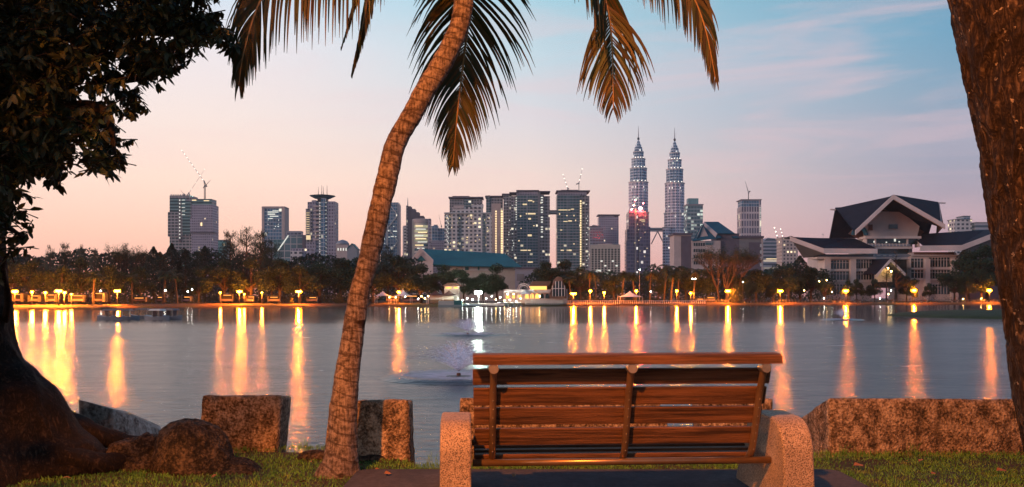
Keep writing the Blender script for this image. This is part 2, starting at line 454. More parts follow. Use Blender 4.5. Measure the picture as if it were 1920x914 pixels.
def palm_mat():
    m, q = newmat('palm_trunk_bark')
    t = q.n('ShaderNodeTexCoord')
    mp_ = q.n('ShaderNodeMapping', Vector=t.outputs['Object']); mp_.inputs['Scale'].default_value = (9, 9, 14)
    n1 = q.n('ShaderNodeTexNoise', Vector=mp_, Scale=2.4, Detail=9, Roughness=.72)
    mp3 = q.n('ShaderNodeMapping', Vector=t.outputs['Object']); mp3.inputs['Scale'].default_value = (34, 34, 5)
    fb = q.n('ShaderNodeTexNoise', Vector=mp3, Scale=2, Detail=5, Roughness=.6)
    mp2 = q.n('ShaderNodeMapping', Vector=t.outputs['Object']); mp2.inputs['Scale'].default_value = (1.6, 1.6, 5.5)
    n2 = q.n('ShaderNodeTexNoise', Vector=mp2, Scale=1.5, Detail=5, Roughness=.6)
    h = q.math('ADD', q.math('MULTIPLY', n1.outputs[0], .7), q.math('MULTIPLY', fb.outputs[0], .5))
    c = q.ramp(h, [(.44, (.03, .02, .015)), (.56, (.13, .095, .068)), (.70, (.33, .26, .20))])
    c = q.mix(q.n('ShaderNodeMapRange', i0=n2.outputs[0], i1=.60, i2=.68).outputs[0], c, (.035, .02, .013))
    so = q.n('ShaderNodeSeparateXYZ', i0=t.outputs['Object'])
    wz = q.math('ADD', q.math('MULTIPLY', so.outputs[2], 11.0), q.math('ADD', q.math('MULTIPLY', n2.outputs[0], 1.6), q.math('MULTIPLY', so.outputs[0], 3.5)))
    rg = q.math('LESS_THAN', q.math('FRACT', wz), q.math('MULTIPLY', n1.outputs[0], .3))
    c = q.mix(q.math('MULTIPLY', rg, .6), c, (.04, .024, .015))
    h = q.math('SUBTRACT', h, q.math('MULTIPLY', rg, .3))
    bp = q.n('ShaderNodeBump', Height=h, Strength=1.0, Distance=.018)
    b = q.n('ShaderNodeBsdfPrincipled', Base_Color=c, Roughness=.85, Normal=bp.outputs[0]); b.inputs['Specular IOR Level'].default_value = .2
    q.n('ShaderNodeOutputMaterial', Surface=b)
    return m
MAT['palm_bark'] = palm_mat()
def concrete_mat(name, light, mid, moss, sc=6):
    m, q = newmat(name)
    t = q.n('ShaderNodeTexCoord'); o = t.outputs['Object']
    n1 = q.n('ShaderNodeTexNoise', Vector=o, Scale=sc, Detail=10, Roughness=.72)
    n2 = q.n('ShaderNodeTexNoise', Vector=o, Scale=sc * 5, Detail=6, Roughness=.7)
    mp_ = q.n('ShaderNodeMapping', Vector=o); mp_.inputs['Scale'].default_value = (9, 9, 1.2)
    n3 = q.n('ShaderNodeTexNoise', Vector=mp_, Scale=2, Detail=5, Roughness=.6)
    v = q.n('ShaderNodeTexVoronoi', Vector=o, Scale=sc * 6, Randomness=1)
    h = q.math('ADD', q.math('MULTIPLY', n1.outputs[0], .5), q.math('MULTIPLY', n2.outputs[0], .5))
    c = q.ramp(h, [(.42, moss), (.49, mid), (.58, light)])
    c = q.mix(q.n('ShaderNodeMapRange', i0=n3.outputs[0], i1=.52, i2=.7, i4=.6).outputs[0], c, moss)
    hh = q.math('ADD', h, q.math('MULTIPLY', v.outputs[0], .5))
    b = q.n('ShaderNodeBsdfPrincipled', Base_Color=c, Roughness=.9, Normal=q.n('ShaderNodeBump', Height=hh, Strength=1.0, Distance=.018).outputs[0])
    b.inputs['Specular IOR Level'].default_value = .2
    q.n('ShaderNodeOutputMaterial', Surface=b)
    return m
MAT['kerb'] = concrete_mat('mossy_concrete', (.50, .38, .26), (.19, .13, .08), (.04, .03, .02), 10)
MAT['kerb_pale'] = concrete_mat('pale_concrete', (.62, .52, .44), (.4, .32, .26), (.14, .1, .08), 5)
MAT['rock'] = concrete_mat('dark_stone', (.12, .09, .06), (.032, .025, .017), (.010, .009, .007), 9)
def granite():
    m, q = newmat('speckled_granolithic')
    t = q.n('ShaderNodeTexCoord'); o = t.outputs['Object']
    v = q.n('ShaderNodeTexVoronoi', Vector=o, Scale=230)
    s_ = q.n('ShaderNodeSeparateColor', i0=v.outputs['Color'])
    c = q.ramp(s_.outputs[0], [(0, (.08, .055, .04)), (.22, (.11, .075, .045)), (.3, (.27, .19, .12)), (.6, (.37, .27, .17)), (.88, (.43, .32, .22)), (1, (.50, .40, .30))], 'LINEAR')
    n1 = q.n('ShaderNodeTexNoise', Vector=o, Scale=4, Detail=6)
    c = q.n('ShaderNodeVectorMath', {'operation': 'SCALE'}, i0=c, Scale=q.n('ShaderNodeMapRange', i0=n1.outputs[0], i1=.3, i2=.7, i3=.75, i4=1.15).outputs[0]).outputs[0]
    b = q.n('ShaderNodeBsdfPrincipled', Base_Color=c, Roughness=.7, Normal=q.n('ShaderNodeBump', Height=s_.outputs[1], Strength=.35, Distance=.003).outputs[0])
    q.n('ShaderNodeOutputMaterial', Surface=b)
    return m
MAT['granite'] = granite()
MAT['slat'] = simple('stained_timber', (.165, .078, .036), .55, 0, .45, 3.2, bump=.6, bscale=26, stretch=(.6, 14, 14), dark=(.045, .024, .014), dscale=2.4, spec=.15, dlo=.44, dhi=.66)
MAT['tube'] = simple('bronze_tube', (.30, .19, .10), .32, .75, .25, 6)
MAT['cap'] = simple('brushed_cap', (.45, .36, .24), .4, .85, .2, 20)

# displaced solid helper: subdivide a box-like frame with noise
def rough_block(name, corners, mat, label, cat, seed, group=None, res=.035, amp=.012, parent=None):
    """corners: 8 points, bottom 4 then top 4 (front-left, front-right, back-right, back-left)"""
    c = [Vector(p) for p in corners]
    lx = max((c[1] - c[0]).length, (c[5] - c[4]).length); ly = (c[3] - c[0]).length; lz = (c[4] - c[0]).length
    nx, ny, nz = max(2, int(lx / res)), max(2, int(ly / res / 1.5)), max(2, int(lz / res))
    mb = MB(); idx = {}
    ctr = sum(c, Vector()) / 8
    def pt(i, j, k):
        key = (i, j, k)
        if key in idx: return idx[key]
        u, v, w_ = i / nx, j / ny, k / nz
        lo = c[0].lerp(c[1], u).lerp(c[3].lerp(c[2], u), v); hi = c[4].lerp(c[5], u).lerp(c[7].lerp(c[6], u), v)
        p = lo.lerp(hi, w_)
        e = sum(1 for a, n_ in ((i, nx), (j, ny), (k, nz)) if a in (0, n_))
        dd = (p - ctr).normalized()
        q = p * 6 + Vector((seed, 0, 0))
        nn = noise.noise(q) * amp + noise.noise(q * 3.1) * amp * .6
        if e >= 2: nn -= amp * (1.1 + .8 * noise.noise(p * 9))
        p = p + dd * nn
        idx[key] = len(mb.v); mb.v.append(tuple(p)); return idx[key]
    def quad(a, b, cc, d_): mb.f.append((a, b, cc, d_)); mb.m.append(0)
    for i in range(nx):
        for k in range(nz):
            quad(pt(i, 0, k), pt(i + 1, 0, k), pt(i + 1, 0, k + 1), pt(i, 0, k + 1))
            quad(pt(i + 1, ny, k), pt(i, ny, k), pt(i, ny, k + 1), pt(i + 1, ny, k + 1))
        for j in range(ny):
            quad(pt(i, j, nz), pt(i + 1, j, nz), pt(i + 1, j + 1, nz), pt(i, j + 1, nz))
            quad(pt(i + 1, j, 0), pt(i, j, 0), pt(i, j + 1, 0), pt(i + 1, j + 1, 0))
    for j in range(ny):
        for k in range(nz):
            quad(pt(0, j + 1, k), pt(0, j, k), pt(0, j, k + 1), pt(0, j + 1, k + 1))
            quad(pt(nx, j, k), pt(nx, j + 1, k), pt(nx, j + 1, k + 1), pt(nx, j, k + 1))
    o = mb.build(name, mat, smooth=True, parent=parent)
    return tag(o, label, cat, group)

GK = 'concrete kerb blocks along the water edge'
def kerb(xa, xb, ya, yb, D0, D1, base_y=None, tilt=(0, 0), **kw):
    """xa..xb photo columns of the front face's top, bottom; ya top row"""
    (xtl, xtr), (xbl, xbr) = xa, xb
    zt, zt2 = GZ(ya[0], D0), GZ(ya[1], D1)
    zb = -.25
    dep = kw.pop('dep', .42); drop = kw.pop('drop', .2)
    fl, fr = Vector((GX(xbl, D0), D0, zb)), Vector((GX(xbr, D1), D1, zb))
    tl, tr = Vector((GX(xtl, D0), D0 + .03, zt)), Vector((GX(xtr, D1), D1 + .03, zt2))
    bk = Vector((0, dep, 0)); dz = Vector((0, 0, -drop))
    return [fl, fr, fr + bk * 1.2, fl + bk * 1.2, tl, tr, tr + bk + dz, tl + bk + dz]
rough_block('kerb_block', kerb((377, 527), (352, 512), (742, 741), None, 7.15, 7.1, dep=.34, drop=.05), MAT['kerb'], 'pitted square concrete block on the water edge behind the boulder', 'concrete block', 1, GK)
rough_block('kerb_block', kerb((614, 766), (600, 771), (752, 750), None, 6.75, 6.7, dep=.3, drop=.04), MAT['kerb'], 'stained concrete block standing directly behind the palm trunk', 'concrete block', 5, GK)
rough_block('kerb_block', kerb((862, 1236), (850, 1300), (747, 747), None, 6.78, 6.78, dep=.35, drop=.05), MAT['kerb'], 'long concrete block half hidden behind the bench backrest beside its pebble-faced near armrest', 'concrete block', 9, GK)
rough_block('kerb_block', kerb((1314, 1452), (1320, 1465), (748, 748), None, 6.8, 6.8, dep=.35, drop=.05), MAT['kerb'], 'short concrete block peeping out past the end of the bench backrest', 'concrete block', 13, GK)
rough_block('kerb_block', kerb((1556, 2150), (1560, 2150), (747, 748), None, 6.98, 7.1, dep=.75, drop=.27), MAT['kerb'], 'longest concrete kerb, running from beside the bench to the leaning bark trunk', 'concrete block', 17, GK, res=.04)
# sunken tilted block by the big tree, pale end and dark face
rough_block('kerb_block', [P(146, 800, 7.15), P(212, 840, 7.1), P(330, 860, 7.9), P(250, 850, 8.0), P(146, 749, 7.15), P(213, 768, 7.1), P(302, 799, 7.9), P(240, 772, 8.0)],
            MAT['kerb_pale'], 'sunken tilted concrete block with a pale end beside the big tree roots', 'concrete block', 21, GK, amp=.008)

# ------------------------------------------------------------------ boulders and rubble
def lump(name, c, r, label, cat, seed, mat, sub=4, amp=.22, group=None, squash=None):
    import bmesh
    bm = bmesh.new(); bmesh.ops.create_icosphere(bm, subdivisions=sub, radius=1)
    for v in bm.verts:
        p = v.co.copy(); n1 = noise.noise(p * 1.3 + Vector((seed, 0, 0))) * amp + noise.noise(p * 4 + Vector((0, seed, 0))) * amp * .3 + noise.noise(p * 9) * amp * .2 + noise.noise(p * 22) * amp * .09
        p *= 1 + n1
        v.co = Vector((p.x * r[0], p.y * r[1], p.z * r[2]))
        if squash: v.co.x += squash * v.co.z
    me = bpy.data.meshes.new(name); bm.to_mesh(me); bm.free(); me.materials.append(mat)
    me.polygons.foreach_set('use_smooth', [True] * len(me.polygons))
    o = bpy.data.objects.new(name, me); COL.objects.link(o); o.location = c
    return tag(o, label, cat, group)
lump('boulder', P(362, 880, 6.35), (.31, .27, .39), 'large rounded dark boulder between the big tree and the kerb blocks', 'boulder', 2.3, MAT['rock'], 5, .16, squash=-.12)
lump('boulder', P(440, 905, 6.3), (.22, .2, .17), 'low dark boulder shouldering up against the big one near the grass', 'boulder', 8.1, MAT['rock'], 4, .2)
lump('boulder', P(262, 880, 6.45), (.30, .22, .24), 'low lumpy stone joining the tree roots to the large boulder', 'boulder', 5.2, MAT['rock'], 5, .28)
gr = random.Random(4)
for k, (x, y, r_, l) in enumerate(((470, 862, .09, 'dark stone at the foot of the pitted square block'), (500, 868, .1, 'earthy stone under the corner of the pitted square block'),
                                (545, 866, .08, 'small earthy stone between the two square kerb blocks'), (590, 862, .1, 'lumpy stone just in front of the palm flare'),
                                (700, 868, .1, 'dark flat stone leaning on the block behind the palm'), (745, 872, .08, 'small stone at the corner of the block behind the palm'))):
    lump('stone', P(x, y, 6.75 if x > 560 else 7.0), (r_ * 1.5, r_, r_ * .7), l, 'stone', 3 + k * 1.7, MAT['rock'], 3, .3, 'stones along the eroded bank edge')

# ------------------------------------------------------------------ palm
palm = thing('coconut_palm', 'coconut palm with a curved ringed trunk leaning over the bank beside the bench', 'palm tree', P(638, 885, 6.15))
pts = [(632, 915, 104), (635, 893, 86), (639, 868, 66), (642, 830, 54), (644, 780, 50), (649, 715, 46), (660, 640, 41), (672, 560, 38), (686, 507, 37), (700, 448, 39), (713, 389, 39), (727, 330, 39),
       (742, 270, 38), (772, 217, 37), (797, 170, 38), (827, 122, 38), (853, 70, 37), (866, 30, 36), (872, -20, 35), (876, -70, 36), (878, -120, 40)]
def spline(ps, n):
    ps = [np.array(p, float) for p in ps]; out = []
    for i in range(len(ps) - 1):
        p0, p1, p2, p3 = ps[max(i - 1, 0)], ps[i], ps[i + 1], ps[min(i + 2, len(ps) - 1)]
        for k in range(n):
            t = k / n
            out.append(.5 * ((2 * p1) + (-p0 + p2) * t + (2 * p0 - 5 * p1 + 4 * p2 - p3) * t * t + (-p0 + 3 * p1 - 3 * p2 + p3) * t ** 3))
    out.append(ps[-1]); return out
sp_ = spline(pts, 14)
mb = MB(); c3 = []; rr_ = []
L = 0
for i, (x, y, wd) in enumerate(sp_):
    D = 6.15 + .35 * max(0, (885 - y)) / 1000
    p = P(x, y, D); c3.append(p)
    if i: L += (p - c3[-2]).length
    ring = (L / .085) % 1
    rr_.append(wd * D / F / 2 * (1 + .035 * (1 - ring) * (1 if L > .3 else 0)) * (1 + .05 * noise.noise(Vector((0, 0, L * 7)))))
mb.tube(c3, rr_, 40)
for i, v in enumerate(mb.v):
    p = Vector(v); ax = c3[min(len(c3) - 1, i // 40)]; dd = (p - ax)
    nz_ = noise.noise(p * 14) * .05 + noise.noise(p * 45) * .04 + (noise.noise(Vector((p.x * 9, p.y * 9, p.z * 5))) * .22 if p.z < .25 else 0)
    mb.v[i] = tuple(ax + dd * (1 + nz_))
mb.build('trunk', MAT['palm_bark'], palm, True)
def leaf_mat(name, c1, c2, tr=.25, rough=.5, sc=3):
    m, q = newmat(name)
    g = q.n('ShaderNodeNewGeometry')
    nz = q.n('ShaderNodeTexNoise', Vector=g.outputs['Position'], Scale=sc, Detail=3)
    rn = q.math('ADD', q.math('MULTIPLY', g.outputs['Random Per Island'], .6), q.math('MULTIPLY', nz.outputs[0], .5))
    c = q.ramp(rn, [(.25, c1), (.8, c2)])
    b = q.n('ShaderNodeBsdfPrincipled', Base_Color=c, Roughness=rough); b.inputs['Specular IOR Level'].default_value = .3
    tt = q.n('ShaderNodeBsdfTranslucent', Color=c)
    q.n('ShaderNodeOutputMaterial', Surface=q.n('ShaderNodeMixShader', i0=tr, i1=b.outputs[0], i2=tt.outputs[0]))
    return m
MAT['frond'] = leaf_mat('palm_leaflets', (.02, .045, .016), (.085, .055, .018), .25)
MAT['rachis'] = simple('palm_rachis', (.32, .2, .07), .6, 0, .2, 5)
def frond(ctrl, llen, seed, nl=95, spread=.9, down=.75, taper=.35, start=.12, lw=.0115, sidebias=0, orient=None):
    """ctrl: rachis through (x,y,D) photo-space samples; llen leaflet length in metres"""
    g = random.Random(seed)
    rp = [P(x, y, D) for x, y, D in [tuple(v) for v in spline(ctrl, 10)]]
    m = len(rp); cum = [0]
    for a, b in zip(rp, rp[1:]): cum.append(cum[-1] + (b - a).length)
    tot = cum[-1]
    fr = MB(); fr.tube(rp, [.016 * (1 - .88 * c / tot) + .0015 for c in cum], 6)
    ra = fr.build('rachis', MAT['rachis'], palm, True)
    lf = MB()
    for k in range(nl):
        s_ = start + (1 - start) * (k + .5) / nl
        dd = s_ * tot; i = max(j for j in range(m) if cum[j] <= dd); i = min(i, m - 2)
        p = rp[i].lerp(rp[i + 1], (dd - cum[i]) / max(1e-6, cum[i + 1] - cum[i]))
        t = (rp[min(i + 2, m - 1)] - rp[max(i - 1, 0)]).normalized()
        side = t.cross(orient or Vector((0, 0, 1)))
        if side.length < .25: side = side + Vector((1, 0, 0)) * .5
        side.normalize()
        for sg in (-1, 1):
            prof_ = min(1, .45 + 1.8 * s_) * (1 - .88 * max(0, (s_ - .4) / .6) ** 1.15)
            ln = llen * prof_ * g.uniform(.84, 1.08) * (1 - taper * .2)
            sp3 = spread * (1 - .55 * max(0, s_ - .4) / .6)
            d0 = (side * sg * sp3 * (1 + sg * sidebias) * g.uniform(.85, 1.12) + t * (.75 + .6 * s_) + Vector((0, g.gauss(0, .08), 0))).normalized()
            if g.random() < .04: continue
            q = p.copy(); v = d0.copy(); pl = [q.copy()]; ns_ = 7
            for j in range(ns_):
                v = (v + Vector((0, 0, -1)) * down * (.10 + .11 * j) * g.uniform(.8, 1.2)).normalized()
                q = q + v * ln / ns_; pl.append(q.copy())
            wdir = v.cross(Vector((0, 1, .2))).normalized() * .7 + Vector((0, .5, 0)) * g.uniform(-1, 1)
            vs = []
            for j, c in enumerate(pl):
                ww = lw * (.45 + .55 * prof_) * (.5 + .5 * math.sin(min(1, j / 2.5) * math.pi / 2)) * (1 - (j / ns_) ** 2.2) + .0012
                tt = (pl[min(j + 1, ns_)] - pl[max(j - 1, 0)]).normalized()
                wv = (wdir - tt * wdir.dot(tt)).normalized() * ww
                vs += [c - wv, c + wv]
            lf.add(vs, [(2 * j, 2 * j + 1, 2 * j + 3, 2 * j + 2) for j in range(ns_)])
    o = lf.build('frond', MAT['frond'], palm)
    ra.parent = o; ra.name = 'rachis'
    return o
frond([(876, -110, 6.5), (760, -190, 6.2), (650, -150, 5.9), (556, -80, 5.7), (492, -5, 5.6), (458, 95, 5.5), (448, 160, 5.5)], .98, 1, 98, .9, .72, .25, orient=Vector((.1, -1, .45)), sidebias=0)
frond([(876, -110, 6.5), (790, -190, 6.6), (725, -120, 6.6), (694, -20, 6.5), (680, 50, 6.4), (660, 138, 6.4)], .42, 2, 80, .5, .8, .55)
frond([(874, -110, 6.5), (780, -170, 6.9), (700, -110, 7.2), (668, -10, 7.3), (652, 50, 7.3), (640, 90, 7.3)], .36, 3, 70, .4, .9, .6)
frond([(880, -100, 6.6), (884, -60, 7.2), (882, 10, 7.5), (872, 90, 7.6), (860, 190, 7.6), (849, 312, 7.6)], .96, 4, 92, 1.15, .34, .5, start=.06, lw=.0135)
frond([(884, -110, 6.5), (960, -165, 6.3), (1050, -120, 6.1), (1110, -55, 6.0), (1137, 10, 5.95), (1148, 90, 5.95), (1150, 205, 5.95)], 1.0, 5, 92, 1.5, .40, .35, lw=.012)
frond([(884, -115, 6.5), (1020, -220, 6.4), (1160, -170, 6.4), (1250, -85, 6.4), (1298, -10, 6.4), (1324, 60, 6.4), (1342, 150, 6.4)], .86, 6, 96, .8, .6, .3, lw=.012, orient=Vector((-.1, -1, .5)))
frond([(880, -110, 6.5), (840, -175, 6.3), (780, -165, 6.1), (725, -110, 6.0), (690, -55, 6.0)], .6, 9, 60, .8, .8, .3, orient=Vector((0, -1, .5)))
frond([(884, -112, 6.6), (930, -170, 7.0), (990, -150, 7.3), (1010, -90, 7.5), (1035, -50, 7.5)], .56, 10, 50, .8, .8, .3, orient=Vector((0, -1, .5)))
frond([(884, -115, 6.5), (990, -230, 7.2), (1120, -200, 7.8), (1210, -120, 8.2), (1262, -30, 8.4)], .7, 7, 90, .6, .8, .3)
frond([(876, -115, 6.5), (800, -260, 7.0), (700, -280, 7.4), (600, -210, 7.8), (560, -120, 8.0)], .62, 8, 80, .6, .9, .3)
mb = MB(); mb.lathe([(.05, -.3), (.11, -.1), (.13, .05), (.08, .2), (.02, .4)], 12, P(878, -125, 6.5)); mb.build('crown_shaft', MAT['palm_bark'], palm, True)

# ------------------------------------------------------------------ big trees
def ridged_trunk(stations, n, amp, seed, freq=9, lobes=0, vst=.22, res=40):
    """stations: (centre Vector, radius) ; returns MB with deep vertical bark ridges"""
    sp2 = spline([(c.x, c.y, c.z, r_) for c, r_ in stations], res)
    mb_ = MB(); cs = [Vector(s_[:3]) for s_ in sp2]; rs = [s_[3] for s_ in sp2]
    mb_.tube(cs, rs, n)
    for i, v in enumerate(mb_.v):
        k = min(len(cs) - 1, i // n); p = Vector(v); ax = cs[k]; dd = (p - ax); r_ = max(rs[k], .02)
        a = math.atan2(dd.y, dd.x)
        q = Vector((p.x * freq, p.y * freq, p.z * freq * vst)) + Vector((seed, seed, 0))
        q2 = q + Vector((noise.noise(p * 4), noise.noise(p * 4 + Vector((9, 9, 9))), 0)) * .8
        rid = 1 - abs(noise.noise(q2)) * 2.2
        fine = noise.noise(p * 26) * .35 + noise.noise(p * 60) * .15
        disp = amp * (rid + fine * .7) 
        if lobes: disp += r_ * .16 * max(0, 1 - (p.z - .0) / 1.2) * math.sin(a * lobes + seed + p.z)
        mb_.v[i] = tuple(p + dd.normalized() * disp)
    return mb_
# the leaning trunk at the side
t = thing('leaning_tree', 'thick leaning tree trunk with deeply cracked bark beyond the kerb end', 'tree', (GX(2080, 5.6), 5.6, 0))
st_ = []
for x_l, y, wd in ((1977, 920, 330), (1940, 850, 300), (1913, 740, 275), (1897, 620, 262), (1880, 500, 256), (1862, 390, 252), (1836, 240, 250), (1803, 90, 250), (1783, 0, 252), (1755, -130, 255), (1720, -300, 262)):
    D = 5.6
    x_l += 12 + max(0, 400 - y) * .02
    st_.append((P(x_l + wd / 2, y, D), wd * D / F / 2))
ridged_trunk(st_, 320, .024, 3.3, 11, res=34).build('trunk', MAT['bark'], t, True)

# the big tree at the other side: flared base, roots, crown hanging over the lake
bt = thing('big_tree', 'big dark tree with flared roots whose leafy branches hang over the lake', 'tree', (GX(-60, 6.3), 6.3, 0))
st_ = []
for xr_, y, wd in ((215, 905, 560), (200, 868, 520), (160, 810, 430), (118, 770, 340), (72, 730, 260), (42, 695, 215), (24, 650, 190), (16, 600, 180), (8, 540, 172), (3, 480, 168), (4, 400, 170), (20, 300, 190), (60, 180, 220), (90, 60, 200), (120, -80, 180), (150, -260, 150)):
    D = 6.3 if y < 600 else 6.3
    st_.append((P(xr_ - wd / 2, y, D), wd * D / F / 2 * (.93)))
ridged_trunk(st_, 200, .02, 1.2, 5, lobes=5, res=14).build('trunk', MAT['bark_dark'], bt, True)
br = random.Random(9)
def limb(ps, r0, r1):
    mb_ = MB(); pp = [P(*p) for p in ps]; s3 = spline([tuple(p) for p in pp], 8); n_ = len(s3)
    mb_.tube([Vector(p) for p in s3], [r0 + (r1 - r0) * i / (n_ - 1) for i in range(n_)], 8)
    return mb_.build('branch', MAT['bark_dark'], bt, True)
limb([(60, 200, 6.3), (140, 120, 6.0), (230, 60, 5.7), (330, 60, 5.5), (400, 70, 5.4)], .09, .012)
limb([(40, 260, 6.3), (90, 230, 5.8), (150, 200, 5.4), (200, 215, 5.1), (215, 290, 5.0)], .07, .01)
limb([(30, 330, 6.3), (70, 300, 5.6), (100, 300, 5.2), (110, 340, 5.1)], .05, .008)
limb([(5, 420, 6.3), (20, 430, 5.6), (45, 445, 5.2)], .03, .006)
limb([(10, 600, 6.3), (15, 560, 5.8), (6, 500, 5.4), (20, 470, 5.3)], .03, .006)
limb([(90, 60, 6.3), (190, -20, 6.2), (300, -60, 6.0), (380, -40, 5.8)], .08, .02)
limb([(180, 150, 5.6), (240, 150, 5.4), (290, 140, 5.3), (330, 115, 5.3)], .03, .006)
# roots creeping over the soil
for i, (a, b) in enumerate((([(60, 840, 6.2), (150, 868, 6.15), (230, 868, 6.3), (300, 880, 6.35)], .12), ([(40, 870, 6.0), (110, 885, 6.05), (190, 880, 6.2)], .09), ([(100, 790, 6.5), (170, 815, 6.6), (230, 830, 6.75), (280, 838, 6.9)], .12))):
    mb_ = MB(); s3 = spline([tuple(P(*p)) for p in a], 10); n_ = len(s3); mb_.tube([Vector(p) for p in s3], [b * (1 - .6 * k / (n_ - 1)) for k in range(n_)], 14)
    mb_.v = [tuple(Vector(v) + Vector((noise.noise(Vector(v) * 8), noise.noise(Vector(v) * 8 + Vector((5, 5, 5))), noise.noise(Vector(v) * 7))) * .035) for v in mb_.v]
    mb_.build('root', MAT['bark_dark'], bt, True)
poly = [(-260, -260), (395, -260), (392, -5), (372, 12), (352, 8), (362, 22), (392, 30), (420, 48), (430, 85), (418, 95), (402, 80), (378, 84), (352, 108), (340, 130), (315, 155), (298, 142), (262, 160), (262, 185), (255, 210), (240, 228), (222, 215),
        (205, 230), (222, 265), (228, 300), (210, 328), (190, 325), (168, 300), (172, 275), (150, 255), (132, 270), (118, 300), (112, 330), (100, 352), (84, 330), (60, 335), (38, 352), (25, 390), (12, 430), (-40, 470), (-260, 560)]
def inside(x, y, pl):
    c = False; j = len(pl) - 1
    for i in range(len(pl)):
        xi, yi = pl[i]; xj, yj = pl[j]
        if (yi > y) != (yj > y) and x < (xj - xi) * (y - yi) / (yj - yi) + xi: c = not c
        j = i
    return c
holes = [(182, 142, 15, 10), (160, 162, 12, 8), (150, 188, 12, 10), (190, 185, 14, 12), (228, 122, 10, 8), (232, 152, 9, 9), (255, 160, 8, 7), (150, 262, 7, 9), (305, 72, 12, 7), (285, 60, 8, 6), (204, 10, 5, 5), (24, 10, 5, 6), (365, 25, 14, 6)]
def add_leaf(mb_, p, d_, nrm, L_, W_):
    s_ = d_.cross(nrm).normalized(); nn = s_.cross(d_).normalized()
    a = p; b = p + d_ * L_ * .35; c = p + d_ * L_ * .72 - nn * L_ * .05; e = p + d_ * L_ - nn * L_ * .12
    mb_.add([a, b + s_ * W_ + nn * W_ * .3, b - s_ * W_ + nn * W_ * .3, c + s_ * W_ * .75, c - s_ * W_ * .75, e, b, c], [(0, 6, 1), (0, 2, 6), (6, 7, 3, 1), (2, 4, 7, 6), (7, 5, 3), (4, 5, 7)])
MAT['leaf'] = leaf_mat('broad_leaves', (.009, .028, .011), (.05, .05, .014), .1, .5, 2)
lg = random.Random(21); lf = MB(); tw = MB(); cnt = 0
clusters = []
def twig(px_, py_, D, n_leaf=11, hang=.75):
    p = P(px_, py_, D)
    ax = Vector((lg.uniform(-.6, 1), lg.uniform(-1, .6), lg.uniform(-.5, .5))).normalized()
    ln = lg.uniform(.10, .2)
    tw.tube([p - ax * ln, p - ax * ln * .3 + Vector((0, 0, .01)), p], [.004, .003, .0015], 4)
    for k in range(n_leaf):
        q = p - ax * ln * lg.random() * .9
        d_ = (Vector((lg.gauss(0, .7), lg.gauss(0, .7), -hang + lg.gauss(0, .45))) + ax * .5).normalized()
        nrm = Vector((lg.gauss(0, .6), lg.gauss(0, .6), 1)).normalized()
        if abs(nrm.dot(d_)) > .95: continue
        s_ = lg.uniform(.6, 1.3)
        add_leaf(lf, q, d_, nrm, .074 * s_, .0145 * s_)
tries = 0
while cnt < 2500:
    x, y = lg.uniform(-260, 440), lg.uniform(-260, 560)
    if not inside(x, y, poly): continue
    if any(((x - a) / (c + 9)) ** 2 + ((y - b - 4) / (d_ + 9)) ** 2 < 1 for a, b, c, d_ in holes): continue
    if (y < -10 or x < -60) and lg.random() < .75: continue
    D = lg.uniform(4.9, 6.7)
    if x > 260: D = lg.uniform(5.0, 5.8)
    s_ = (D - 5.5) * 0
    twig(x, y - 10, D); cnt += 1
for (x, y, D) in ((8, 440, 5.4), (22, 446, 5.35), (36, 448, 5.3), (50, 436, 5.3), (14, 460, 5.3), (-5, 470, 5.5), (28, 470, 5.3), (4, 500, 5.4), (20, 405, 5.4), (8, 390, 5.5), (30, 395, 5.3), (-4, 520, 5.5)):
    twig(x, y, D, 9, .2)
lf.build('crown', MAT['leaf'], bt)
tw.build('twigs', MAT['bark_dark'], bt)['kind'] = 'stuff'
# unseen leaf mass added outside the view to block the low sun
shade_leaves = MB(); cg = random.Random(31)
for k in range(9000):
    x, y, z = cg.uniform(-12, -4.3), cg.uniform(-7, 7.5), cg.uniform(.6, 7.2)
    if x > -5.6 and z < 5: continue
    if y > 0 and abs(x) < y * .62 and (z - CZ) < y * .36: continue
    d_ = Vector((cg.gauss(0, 1), cg.gauss(0, 1), -.4)).normalized(); nrm = Vector((cg.gauss(0, .4), cg.gauss(0, .4), 1)).normalized()
    add_leaf(shade_leaves, Vector((x, y, z)), d_, nrm, .3, .07)
for k in range(4200):      # unseen leaves added between lamp and big tree, to shade its crown
    x, y, z = cg.uniform(-5.6, -1.95), cg.uniform(.8, 2.4), cg.uniform(4.15, 6.3)
    if k % 3 == 0: x, z = cg.uniform(-5.6, -2.75), cg.uniform(2.2, 4.4)
    d_ = Vector((cg.gauss(0, 1), cg.gauss(0, 1), -.4)).normalized(); nrm = Vector((cg.gauss(0, .8), cg.gauss(0, .8), 1)).normalized()
    add_leaf(shade_leaves, Vector((x, y, z)), d_, nrm, .2, .045)
shade_leaves.build('crown', MAT['leaf'], bt)  # added out-of-view leaves that only block sun and lamp, kept under the tree
limb([(-700, -200, 6.3), (-900, -1200, 4.2), (-1400, -2300, 2.6), (-1000, -2600, 2.0)], .1, .03)  # unseen limb added to go with the shading leaves

# ------------------------------------------------------------------ bench
bench = thing('park_bench', 'timber slatted bench with tubular supports and pebble-faced concrete armrests facing the lake', 'bench', (0, 0, 0), world_coords=False)
bench.location = (GX(1165, 5.0), 5.02, 0); bench.rotation_euler.z = R(3.2)
HW = .855
def bl(name, mb_, mat, smooth=False, parent=None):
    return mb_.build(name, mat, parent or bench, smooth)
def bz(y, D=5.0): return GZ(y, D)
